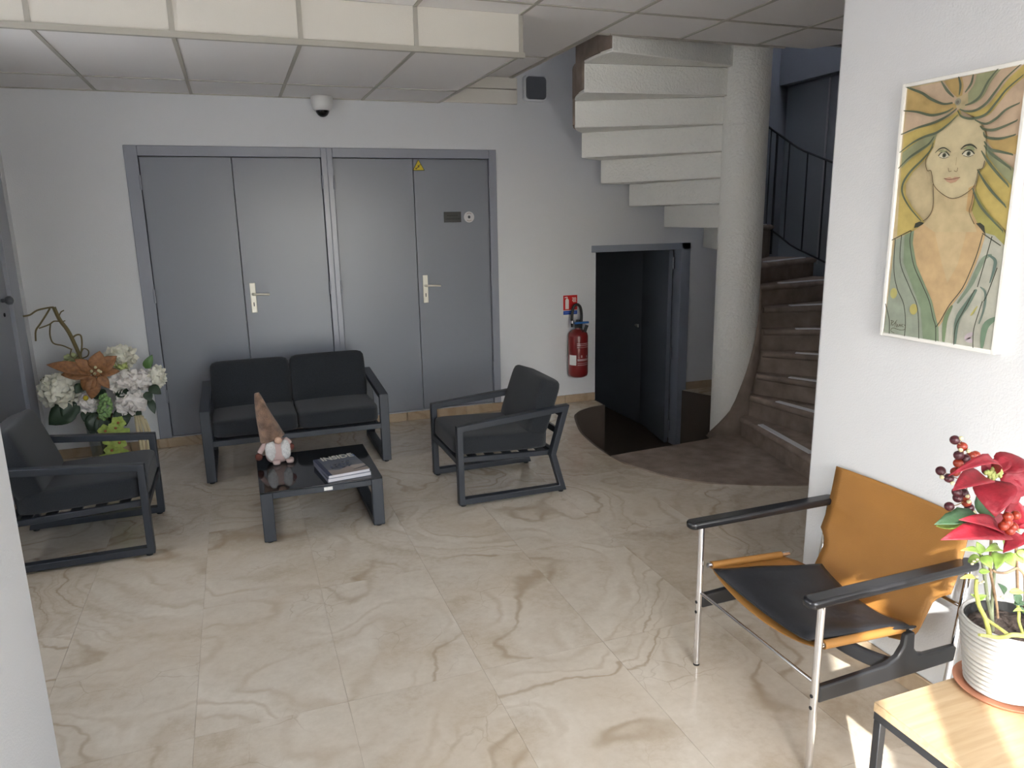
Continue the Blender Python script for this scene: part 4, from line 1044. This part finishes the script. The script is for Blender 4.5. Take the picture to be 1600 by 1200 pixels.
# face and neck
F.poly(L3([(300, 900), (300, 1060), (280, 1130), (215, 1200), (300, 1260), (620, 1260), (575, 1110), (600, 1000), (610, 905), (480, 940)]), S(204, 182, 136))
face = [(490, 385), (545, 402), (610, 415), (655, 460), (690, 540), (680, 610), (692, 700), (672, 780), (640, 795), (612, 905), (560, 960), (490, 1000), (425, 1005), (350, 960), (302, 900), (285, 805), (255, 798), (245, 720), (298, 620), (325, 520), (405, 455)]
F.poly([(p.x, p.y) for p in smoothpath([(*q3(*p), 0) for p in face], 3)], cSkin)
F.poly(L3([(560, 930), (610, 905), (602, 1000), (575, 1120), (540, 1100)]), S(206, 166, 108))
for c, rx in (((375, 685), 42), ((560, 672), 47)):
    F.poly(L3([(c[0]-rx, c[1]+6), (c[0]-rx*.4, c[1]-20), (c[0]+rx*.4, c[1]-22), (c[0]+rx, c[1]+2), (c[0]+rx*.3, c[1]+22), (c[0]-rx*.4, c[1]+20)]), S(214, 208, 184))
    F.disc(q3(c[0]+2, c[1]), .0070, .0068, S(86, 92, 74)); F.disc(q3(c[0]+2, c[1]), .0028, .003, S(30, 32, 28))
    F.stroke(L3([(c[0]-rx, c[1]+6), (c[0]-rx*.4, c[1]-22), (c[0]+rx*.4, c[1]-24), (c[0]+rx, c[1]+2)]), .0035, cInk); F.stroke(L3([(c[0]-rx*.8, c[1]+14), (c[0], c[1]+24), (c[0]+rx*.8, c[1]+12)]), .0014, cInk)
F.poly(L3([(520, 640), (560, 612), (600, 620), (612, 650), (570, 640)]), S(150, 158, 112)); F.poly(L3([(330, 655), (370, 640), (410, 655), (370, 662)]), S(150, 152, 112))
F.stroke(L3([(312, 668), (345, 638), (385, 630), (432, 662)]), .004, cInk, True); F.stroke(L3([(505, 640), (540, 612), (590, 608), (628, 636)]), .005, cInk, True)
F.stroke(L3([(412, 780), (418, 806), (436, 802)]), .0016, S(110, 88, 62)); F.stroke(L3([(456, 800), (476, 806), (484, 778)]), .0016, S(110, 88, 62)); F.stroke(L3([(475, 700), (470, 760)]), .001, S(160, 140, 100))
F.poly(L3([(380, 858), (425, 848), (443, 858), (462, 846), (503, 850), (470, 884), (432, 895), (402, 882)]), S(196, 152, 122)); F.stroke(L3([(380, 858), (430, 866), (503, 850)]), .0018, S(120, 78, 58))
inkw = .0022
for pts in ([(300, 620), (245, 720), (255, 798), (285, 803), (302, 900), (350, 960), (425, 1005), (490, 1000), (560, 960), (612, 905), (640, 792)], [(640, 792), (672, 780), (688, 725)], [(300, 900), (300, 1060), (270, 1140), (220, 1180)], [(612, 905), (590, 1040), (572, 1110), (610, 1200)]):
    F.stroke(L3(pts), inkw, S(104, 88, 60))
for pts in left+[lowl]+top: F.stroke(L3(pts), .0078, cGr, True)
for pts in ([(300, 150), (290, 250), (320, 420), (380, 560), (440, 700), (470, 830), (490, 900), (490, 1040)], [(860, 180), (820, 320), (770, 450), (700, 600), (600, 730), (530, 850), (490, 905)], [(225, 185), (215, 400), (290, 600), (350, 760), (360, 1020)],
            [(175, 215), (165, 450), (190, 600), (240, 720), (255, 860), (245, 1000)], [(935, 195), (885, 370), (820, 590)], [(975, 440), (900, 640), (870, 700)], [(860, 700), (830, 790), (790, 930), (785, 1070)], [(800, 610), (720, 760), (650, 900), (635, 1060)], [(100, 720), (130, 850), (128, 980)], [(150, 225), (300, 150)], [(860, 170), (1005, 268)]):
    F.stroke(L4(pts), .0030, cInk)
F.disc(q3(500, 285), .0105, .010, S(150, 146, 126)); F.disc(q3(497, 288), .0055, .0052, S(104, 100, 86))
# signature
def q5(x, y): p = atX(1390+x/32, 490+y/32, XP); return (p.y, p.z)
for pts in ([(280, 330), (330, 340), (290, 590)], [(280, 330), (400, 340), (420, 390), (330, 440), (380, 580)], [(380, 580), (500, 440), (490, 640)], [(490, 470), (600, 300)], [(540, 360), (590, 660), (620, 520)], [(640, 500), (650, 600), (700, 620), (720, 510)], [(740, 610), (750, 520), (800, 600), (820, 630)], [(830, 520), (800, 640)], [(930, 520), (870, 530), (880, 620), (940, 640)], [(970, 520), (1040, 650), (970, 780), (800, 800), (600, 750), (450, 700), (330, 740), (310, 850), (480, 950)]):
    F.stroke([q5(*p) for p in pts], .0016, S(70, 60, 34))
S = srgb
cv_ = F.done('canvas', M['print'], pa)
cv_.data.update()
obj('backing', boxes((Vector((XP, iy0, iz0))-PR, Vector((XR-.001, iy1, iz1))-PR)), M['whitef'], pa)

# ------------------------------------------------------------------ fire extinguisher and its sign
EX, EY = 2.785, 5.872
fe = thing('fire_extinguisher', 'red fire extinguisher with black hose hanging on the wall by the cellar door', 'fire extinguisher', (EX, EY, .262))
bm = bmesh.new(); lathe(bm, [(.001, 0), (.060, 0), (.082, .012), (.088, .035), (.088, .365), (.080, .395), (.055, .418), (.028, .428), (.026, .445), (.001, .445)], seg=36, cap=False); body = autosmooth(obj('cylinder', bm, M['redpaint'], fe), 50)
bm = bmesh.new(); lathe(bm, [(.030, .440), (.034, .450), (.034, .475), (.024, .485), (.018, .51), (.001, .51)], seg=20, cap=False); autosmooth(obj('valve', bm, M['hose'], fe), 40)
def ep(x, y, Y=EY-.02): p = atY(870+x/8.57, 455+y/8.57, Y); return p-Vector((EX, EY, .262))
tubeobj('hose', [ep(205, 480), ep(203, 400), ep(208, 290), ep(228, 205), ep(270, 178), ep(312, 208), ep(330, 300), ep(328, 420), ep(322, 500), ep(345, 560, EY-.06)], .0125, M['hose'], fe, 10, 4)
tubeobj('nozzle', [ep(352, 620, EY-.04), ep(375, 540, EY-.05), ep(403, 452, EY-.05)], lambda t: .012+.004*t, M['hose'], fe, 10)
tubeobj('hose_collar', [ep(205, 430), ep(204, 392)], .0155, M['chrome'], fe, 12)
o = obj('trigger_lever', boxes((ep(235, 442, EY-.03)+Vector((0, -.012, 0)), ep(425, 402, EY-.03)+Vector((0, .012, 0)))), M['blueplastic'], fe); bev(o, .003, 1)
o = obj('carry_handle', boxes((ep(240, 478, EY-.03)+Vector((0, -.01, 0)), ep(330, 460, EY-.03)+Vector((0, .01, 0)))), M['hose'], fe)
# labels wrapped on the cylinder
def curved_label(a0, a1, z0, z1, r, mt, name):
    bm = bmesh.new(); n = 10; A = []
    for i in range(n+1):
        a = a0+(a1-a0)*i/n; A.append((bm.verts.new((r*math.sin(a), -r*math.cos(a), z0)), bm.verts.new((r*math.sin(a), -r*math.cos(a), z1))))
    for p, q in zip(A, A[1:]): bm.faces.new((p[0], q[0], q[1], p[1]))
    return obj(name, bm, mt, body, True)
pale = mat('pale_label_ink', (.42, .30, .31), .5)
curved_label(-1.45, -.62, .115, .205, .0886, M['white'], 'white_label')
for z0_, z1_, a0_, a1_ in ((.305, .311, -.55, .95), (.290, .296, -.55, .9), (.273, .277, -.55, .9), (.155, .172, -.5, 1.0), (.115, .121, -.5, .95), (.132, .136, -.5, .95), (.185, .205, -.15, .0), (.183, .20, .5, .65)):
    curved_label(a0_, a1_, z0_, z1_, .0886, pale, 'printed_line')
o = obj('bracket', boxes(((-.03, .085, .20), (.03, YB-EY, .34))), M['hose'], fe)
def wallplate(name, label, cat, loc, parent=None): return thing(name, label, cat, loc)
sg = thing('extinguisher_sign', 'red sign with white extinguisher symbol and blue strip above the red extinguisher', 'sign', (2.757, YB, .888))
SO = Vector((2.757, YB, .888))
F = Flat(lambda a, b, k: Vector((a, -.004-.0002*k, b)))
hw_ = .068
obj('plate', boxes(((-hw_, -.004, -.105), (hw_, 0, .092))), M['white'], sg)
F.poly([(-hw_, -.040), (hw_, -.040), (hw_, .092), (-hw_, .092)], S(200, 30, 28))
F.poly([(-hw_, -.080), (hw_, -.080), (hw_, -.046), (-hw_, -.046)], S(24, 70, 170))
F.poly([(-.048, -.030), (-.014, -.030), (-.014, .050), (-.022, .062), (-.040, .062), (-.048, .050)], S(235, 225, 220)); F.stroke([(-.034, .062), (-.03, .076), (-.055, .072)], .007, S(235, 225, 220))
for k in range(3): F.stroke([(.018+.014*k, .072), (.030+.012*k, .058), (.022+.014*k, .045), (.036+.010*k, .030)], .006, S(235, 225, 220))
F.stroke([(-.055, -.063), (.055, -.063)], .004, S(120, 150, 210))
F.done('print', M['plainprint'], sg)
# warning triangle, plate and round sticker on the right-hand cupboard door
Yd = YB+.012
ws = thing('warning_sign', 'small yellow triangular electricity warning sign at the top of the grey door', 'sign', (1.438, Yd, 2.082))
bm = bmesh.new(); prism(bm, [(-.050, -.042), (.050, -.042), (0, .045)], 'y', -.003, 0); obj('plate', bm, mat('sign_black', (.05, .045, .01), .5), ws)
F = Flat(lambda a, b, k: Vector((a, -.003-.0002*k, b)))
F.poly([(-.043, -.038), (.043, -.038), (0, .037)], S(214, 190, 40))
F.poly([(.016, .006), (-.010, -.006), (-.002, -.012), (-.020, -.024), (-.022, -.019), (-.027, -.031), (-.013, -.032), (-.017, -.028), (.010, -.012), (.002, -.006), (.020, .004)], S(26, 24, 14))
F.done('print', M['plainprint'], ws)
np_ = thing('name_plate', 'small dark engraved name plate beside the round white sticker on the door', 'name plate', (1.704, Yd, 1.674))
o = obj('plate', boxes(((-.073, -.004, -.042), (.073, 0, .042))), mat('dark_plate', (.045, .047, .047), .4), np_); bev(o, .001, 1)
F = Flat(lambda a, b, k: Vector((a, -.004-.0002*k, b)))
for z, w in ((.012, .046), (-.014, .060)):
    x = -w
    while x < w-.004:
        ww = rnd.uniform(.004, .008); F.poly([(x, z-.006), (x+ww, z-.006), (x+ww, z+.006), (x, z+.006)], S(34, 36, 34)); x += ww+.002
F.done('print', M['plainprint'], np_)
rs = thing('round_sticker', 'round white sticker with dark centre spot on the grey door', 'sticker', (1.846, Yd, 1.672))
bm = bmesh.new(); tube(bm, [(0, -.003, 0), (0, 0, 0)], .044, 28); obj('disc', bm, mat('sticker_white', (.62, .60, .61), .5), rs)
F = Flat(lambda a, b, k: Vector((a, -.003-.0002*k, b))); F.disc((0, 0), .011, .012, S(52, 56, 66)); F.stroke([(-.02, .026), (0, .031), (.02, .026)], .004, S(150, 120, 120)); F.stroke([(-.02, -.026), (0, -.031), (.02, -.026)], .004, S(160, 140, 120)); F.done('print', M['plainprint'], rs)

# ------------------------------------------------------------------ dome camera, rounded wall unit
pcm = atY(503, 160, 5.86)
dc = thing('dome_camera', 'small white dome security camera with dark lens under the lowered ceiling', 'security camera', (pcm.x, 5.86, ZL-.006))
bm = bmesh.new(); lathe(bm, [(.001, 0), (.076, 0), (.080, -.006), (.078, -.05), (.066, -.085), (.052, -.098), (.001, -.098)], seg=32, cap=False); autosmooth(obj('housing', bm, M['white'], dc), 40)
bm = bmesh.new(); lathe(bm, [(.050, -.094), (.046, -.112), (.034, -.130), (.018, -.140), (.001, -.143)], seg=28, cap=False); autosmooth(obj('dome', bm, M['dome'], dc), 60)
wu = thing('wall_unit', 'rounded square grey smoked box mounted high on the wall beside the cream boards', 'wall unit', (2.425, YB, 2.685))
def rsq(h, r, n=6):
    P = []
    for cx_, cy_, a0 in ((h-r, h-r, 0), (-h+r, h-r, PI/2), (-h+r, -h+r, PI), (h-r, -h+r, 1.5*PI)):
        for i in range(n+1): a = a0+PI/2*i/n; P.append((cx_+r*math.cos(a), cy_+r*math.sin(a)))
    return P
bm = bmesh.new(); prism(bm, rsq(.100, .032), 'y', -.06, 0); o = obj('housing', bm, M['wall'], wu); bev(o, .012, 3)
bm = bmesh.new(); prism(bm, rsq(.088, .030), 'y', -.075, -.058); o = obj('front_cover', bm, M['boxgrey'], wu); bev(o, .008, 3)

# ------------------------------------------------------------------ magazines on the low table
def magazine(name, label, tl, tr, bl, br, ztop, th, top):
    A = [atZ(*p, ztop) for p in (bl, br, tr, tl)]
    ex = (A[1]-A[0]); w = ex.length; ex.normalize(); ey = Vector((-ex.y, ex.x, 0)); h = (A[3]-A[0]).dot(ey)
    rz = math.atan2(ex.y, ex.x); c = A[0]+ex*w/2+ey*h/2
    mg = thing(name, label, 'magazine', (c.x, c.y, ztop-th), rz, 'magazines on the low table')
    o = obj('pages', boxes(((-w/2+.004, -h/2+.001, .0012), (w/2-.002, h/2-.001, th-.0012))), M['paper'], mg)
    obj('cover', boxes(((-w/2, -h/2, th-.0012), (w/2, h/2, th)), ((-w/2, -h/2, 0), (w/2, h/2, .0012)), ((-w/2, -h/2, 0), (-w/2+.003, h/2, th))), mat('cover_blue_grey', (.16, .17, .22), .35), mg)
    if top:
        F = Flat(lambda a, b, k: Vector((a*w-w/2, b*h-h/2, th+.00015*k)))
        F.poly([(0, 0), (1, 0), (1, 1), (0, 1)], S(96, 100, 110)); F.poly([(.10, 0), (1, 0), (1, .34), (.62, .36), (.36, .22), (.10, .30)], S(150, 138, 130))
        F.poly([(.10, .30), (.36, .22), (.62, .36), (1, .40), (1, .62), (.10, .62)], S(104, 106, 112)); F.poly([(0, 0), (.10, 0), (.10, 1), (0, 1)], S(52, 58, 84))
        F.poly([(.62, .36), (1, .34), (1, .18), (.70, .16)], S(164, 154, 146)); F.poly([(.62, .10), (1, .16), (1, .22), (.68, .13)], S(44, 48, 56))
        for k in range(46):
            x = .22+.5*rnd.random(); y = .26+.38*rnd.random()*(.4+.6*x); F.disc((x, y+.04), rnd.uniform(.015, .05), rnd.uniform(.012, .04), rnd.choice([S(52, 58, 78), S(70, 76, 92), S(40, 44, 54), S(120, 124, 134), S(60, 72, 112)]), 7)
        F.disc((.92, .82), .055, .06, S(58, 96, 158), 12)
        F.done('cover_print', M['plainprint'], mg)
        me = textmesh('INSIDE', .060, bold=.0012); o = bpy.data.objects.new('title_lettering', me); COL.objects.link(o); o.parent = mg
        me.materials.append(mat('title_cream', (.60, .58, .50), .5)); bb = [Vector(b) for b in o.bound_box]; wd = max(b.x for b in bb)-min(b.x for b in bb)
        o.scale = (.78*w/wd, h*.20/.043, 1); o.location = (.04*w, h*.345, th+.0085*.0+.0006+.00015*56)
    return mg
magazine('magazine', 'thick magazine titled INSIDE lying on top on the low glass table', (501, 717), (563, 707), (513, 744), (578, 732), TZ+.036, .016, True)
magazine('magazine', 'second magazine lying under the magazine titled INSIDE', (503, 720), (565, 710), (512, 749), (580, 737), TZ+.020, .0195, False)

# ------------------------------------------------------------------ plush gnome on the low table
gl = atZ(436, 721, TZ); K = .00365
gn = thing('plush_gnome', 'plush gnome with tall brown hat and white beard standing on the low table', 'plush toy', (gl.x, gl.y, TZ), math.atan2(gl.x, gl.y)*-1)
def gp(x, y, d=0.): return Vector(((400+x/9.23-436)*K, d, (721-(600+y/9.23))*K))
bm = bmesh.new(); P = [gp(112, 50), gp(135, 180), gp(172, 370), gp(222, 560), gp(272, 745)]
tube(bm, P, lambda t: .013+.060*t**1.05, 22, 5); hat = obj('hat', bm, M['hat'], gn, True)
bm = bmesh.new(); cushion(bm, gp(325, 935), (.070, .060, .071), n=8, k=3, puff=0); obj('body', bm, M['pinkcloth'], gn, True)
for nm, c, sc2 in (('beard', (235, 900), (.032, .026, .062)), ('beard', (440, 905), (.030, .026, .060))):
    bm = bmesh.new(); ball(bm, gp(*c, -.045), 1, 16, sc2)
    for v in bm.verts: v.co += Vector((rnd.uniform(-1, 1), rnd.uniform(-1, 1), rnd.uniform(-1, 1)))*.0022
    obj(nm, bm, M['beard'], gn, True)
bm = bmesh.new(); ball(bm, gp(348, 738, -.074), .021, 16); obj('nose', bm, M['skin'], gn, True)
for a_, b_, c_ in (((165, 800), (75, 930), (60, 985)), ((445, 770), (515, 830), (515, 880))):
    ar = tubeobj('arm', [gp(*a_, -.02), gp((a_[0]+b_[0])/2, (a_[1]+b_[1])/2-6, -.03), gp(*b_, -.035)], .0155, M['pinkcloth'], gn, 12, 4)
    bm = bmesh.new(); ball(bm, gp(*c_, -.036), .020, 14, (1.05, .9, 1.1)); obj('mitten', bm, M['mitten'], ar, True)
for x in (300, 490):
    bm = bmesh.new(); cushion(bm, gp(x, 1105, -.045 if x < 400 else -.035)+Vector((0, 0, .002)), (.022, .034, .0135), n=6, k=3, puff=0); o = obj('foot', bm, M['pinkcloth'], gn, True)
    o.location.z += max(0, -min(v.co.z for v in o.data.vertices))

# ------------------------------------------------------------------ flower arrangement in the left corner
AY = 5.46; AV = atY(168, 700, AY)
fa = thing('flower_arrangement', 'tall glass vase with white blooms, bronze poinsettia and twisted twigs in the left corner', 'flower arrangement', (AV.x, AY, 0))
AO = Vector((AV.x, AY, 0)); APX = 5.75/FPX
def fp(u, v, dy=0.): return atY(u, v, AY+dy)-AO
bm = bmesh.new(); lathe(bm, [(.001, .004), (.075, .004), (.082, 0.0), (.088, .02), (.105, .26), (.112, .34), (.109, .34), (.100, .26), (.083, .022), (.001, .018)], seg=36, cap=False); autosmooth(obj('vase', bm, M['glass'], fa), 50)
for k in range(9):
    a = k*2.4; tubeobj('vase_stem', [(.05*math.cos(a), .05*math.sin(a), .025), (.03*math.cos(a+2), .03*math.sin(a+2), .2), (.06*math.cos(a+1), .05*math.sin(a+1), .42)], .006, M['twig'] if k % 3 else M['deepgreen'], fa, 6, 3)
def bloom(u, v, rx, ry, mt, n=90, dy=0., psize=.42, name='bloom'):
    bm = bmesh.new(); c = fp(u, v, dy); R = Vector((rx*APX, rx*APX*.9, ry*APX))
    ball(bm, c, 1, 10, R*.72)
    for i in range(n):
        z = 1-2*(i+.5)/n; a = i*2.39996; r = math.sqrt(1-z*z); d = Vector((r*math.cos(a), r*math.sin(a), z))
        if d.y > .55: continue
        d = (d+Vector((rnd.uniform(-.18, .18), rnd.uniform(-.18, .18), rnd.uniform(-.18, .18)))).normalized()
        p = c+Vector((d.x*R.x, d.y*R.y, d.z*R.z))*.66
        tang = d.cross(Vector((rnd.uniform(-1, 1), rnd.uniform(-1, 1), rnd.uniform(-1, 1)))).normalized()
        L = rx*APX*psize
        tip = p+(d*.75+tang*.65).normalized()*L*rnd.uniform(.8, 1.15)
        leaf(bm, p, tip, L*1.05, (d-tang*.5), curl=-.22, fold=.12, n=3, shape=.6)
    o = obj(name, bm, mt, fa, True); return o
bloom(93, 612, 27, 26, M['petal'], 120)
bloom(194, 594, 24, 18, M['petalw'], 110)
bloom(205, 629, 22, 18, M['petalw'], 100, -.03)
bloom(188, 558, 23, 15, M['petal'], 90, .06)
bloom(246, 588, 13, 19, M['petal'], 80, .02)
bloom(223, 593, 15, 17, M['petalw'], 70, .04)
bloom(136, 629, 16, 14, M['petalw'], 70, -.02)
bloom(122, 594, 11, 9, M['petal'], 40, .04)
bloom(115, 562, 14, 7, mat('pale_green_petal', (.46, .50, .26), .7), 40, .06)
bloom(190, 572, 10, 7, mat('greenish_bloom', (.46, .52, .20), .7), 40, .0)
bm = bmesh.new(); ball(bm, fp(134, 622, -.09), .017, 10); obj('flower_eye', bm, mat('yellow_eye', (.55, .42, .03), .7), fa, True)
for t, w in [((72, 570), 17), ((95, 586), 19), ((116, 561), 16), ((156, 548), 22), ((183, 556), 20), ((188, 580), 14), ((143, 624), 18), ((171, 607), 13), ((130, 610), 20), ((112, 575), 14)]:
    b = (150+(t[0]-150)*.12, 584+(t[1]-584)*.12)
    a, c = fp(*b, -.10), fp(*t, -.12+.04*rnd.random()); n = ((CAMP-(a+AO)).normalized()+UP*.35)
    leafobj('bronze_bract', M['bronze'], fa, a, c, w*APX, n, curl=.10, fold=.15, shape=.5)
bm = bmesh.new(); ball(bm, fp(150, 582, -.09), .03, 12); obj('flower_heart', bm, M['bronze'], fa, True)
for u, v in ((143, 580), (149, 574), (154, 579), (148, 584), (157, 581)):
    bm = bmesh.new(); ball(bm, fp(u, v, -.125), .010, 8); obj('stamen', bm, M['bud'], fa, True)
bm = bmesh.new()
for k in range(70):
    x, y = rnd.uniform(-1, 1), rnd.uniform(-1, 1)
    if x*x+y*y < 1: ball(bm, fp(164+12*x, 636+20*y, -.07-.03*(1-x*x)), .013, 6)
o = obj('green_cluster', bm, M['succ'], fa, True); o['kind'] = 'stuff'
for k, (u, v) in enumerate(((181, 668), (172, 687), (187, 691), (175, 703), (190, 708), (167, 717), (185, 660), (194, 677), (165, 673))):
    bm = bmesh.new(); c = fp(u, v, -.115)
    for j in range(5):
        a = j*2*PI/5+k; leaf(bm, c, c+Vector((math.cos(a)*.050, -.008, math.sin(a)*.050)), .050, (0, -1, .2), curl=.12, fold=.05, n=4, shape=.62)
    o = obj('orchid_bloom', bm, M['orchid'], fa, True)
    bm = bmesh.new(); ball(bm, c+Vector((0, -.012, 0)), .009, 8); obj('orchid_lip', bm, mat('orchid_lip', (.45, .16, .07), .6), o, True)
for b, t, w in [((120, 632), (76, 664), 32), ((118, 625), (100, 658), 24), ((153, 643), (143, 680), 24), ((160, 648), (163, 690), 22), ((187, 636), (197, 666), 22), ((233, 604), (252, 616), 14), ((233, 622), (242, 647), 10), ((140, 643), (131, 659), 16), ((172, 652), (168, 672), 18),
                ((205, 640), (222, 648), 14), ((180, 612), (205, 616), 16), ((150, 612), (165, 625), 18), ((212, 640), (192, 652), 14), ((228, 612), (236, 628), 12), ((130, 600), (118, 615), 14)]:
    a, c = fp(*b, -.02), fp(*t, -.06); leafobj('leaf', M['deepgreen'], fa, a, c, w*APX, (CAMP-(a+AO)).normalized()+UP*.3, curl=.08, fold=.12, shape=.5)
a, c = fp(227, 576, 0), fp(238, 554, 0); leafobj('leaf', mat('mid_green_leaf', (.07, .15, .04), .45), fa, a, c, 12*APX, (CAMP-(a+AO)).normalized(), curl=.1, fold=.2)
for pts, r in [([(128, 575), (126, 560), (114, 532), (105, 515), (93, 499), (84, 480)], .012), ([(84, 480), (75, 481), (58, 485), (47, 492), (36, 494)], .0055), ([(78, 482), (72, 492), (63, 506), (56, 517), (56, 533)], .0055), ([(92, 502), (84, 502), (77, 507), (61, 513)], .0045),
               ([(79, 505), (78, 522), (83, 536), (98, 540), (112, 546)], .0045), ([(92, 495), (95, 488), (100, 485)], .004), ([(112, 530), (118, 524), (126, 524), (128, 538), (126, 556)], .0055), ([(124, 560), (130, 545), (138, 548), (137, 556), (128, 560)], .004), ([(112, 545), (110, 555), (118, 560), (124, 553)], .004), ([(97, 503), (102, 501)], .003), ([(62, 597), (68, 590), (85, 586), (105, 590)], .003)]:
    tubeobj('twig', [fp(p[0], p[1], .03) for p in pts], r, M['twig'], fa, 7, 4 if len(pts) > 2 else 0)
for pts in ([(213, 640), (219, 665), (224, 690), (225, 716)], [(216, 640), (226, 668), (231, 690), (233, 714)], [(211, 642), (214, 668), (221, 700), (222, 718)], [(226, 655), (233, 672), (237, 695), (238, 712)], [(222, 650), (230, 680), (236, 714)]):
    P = [fp(p[0], p[1], .0) for p in pts]; P.append(Vector((P[-1].x, P[-1].y, .008))); tubeobj('cream_stem', P, .010, M['cream_stem'], fa, 7, 3)
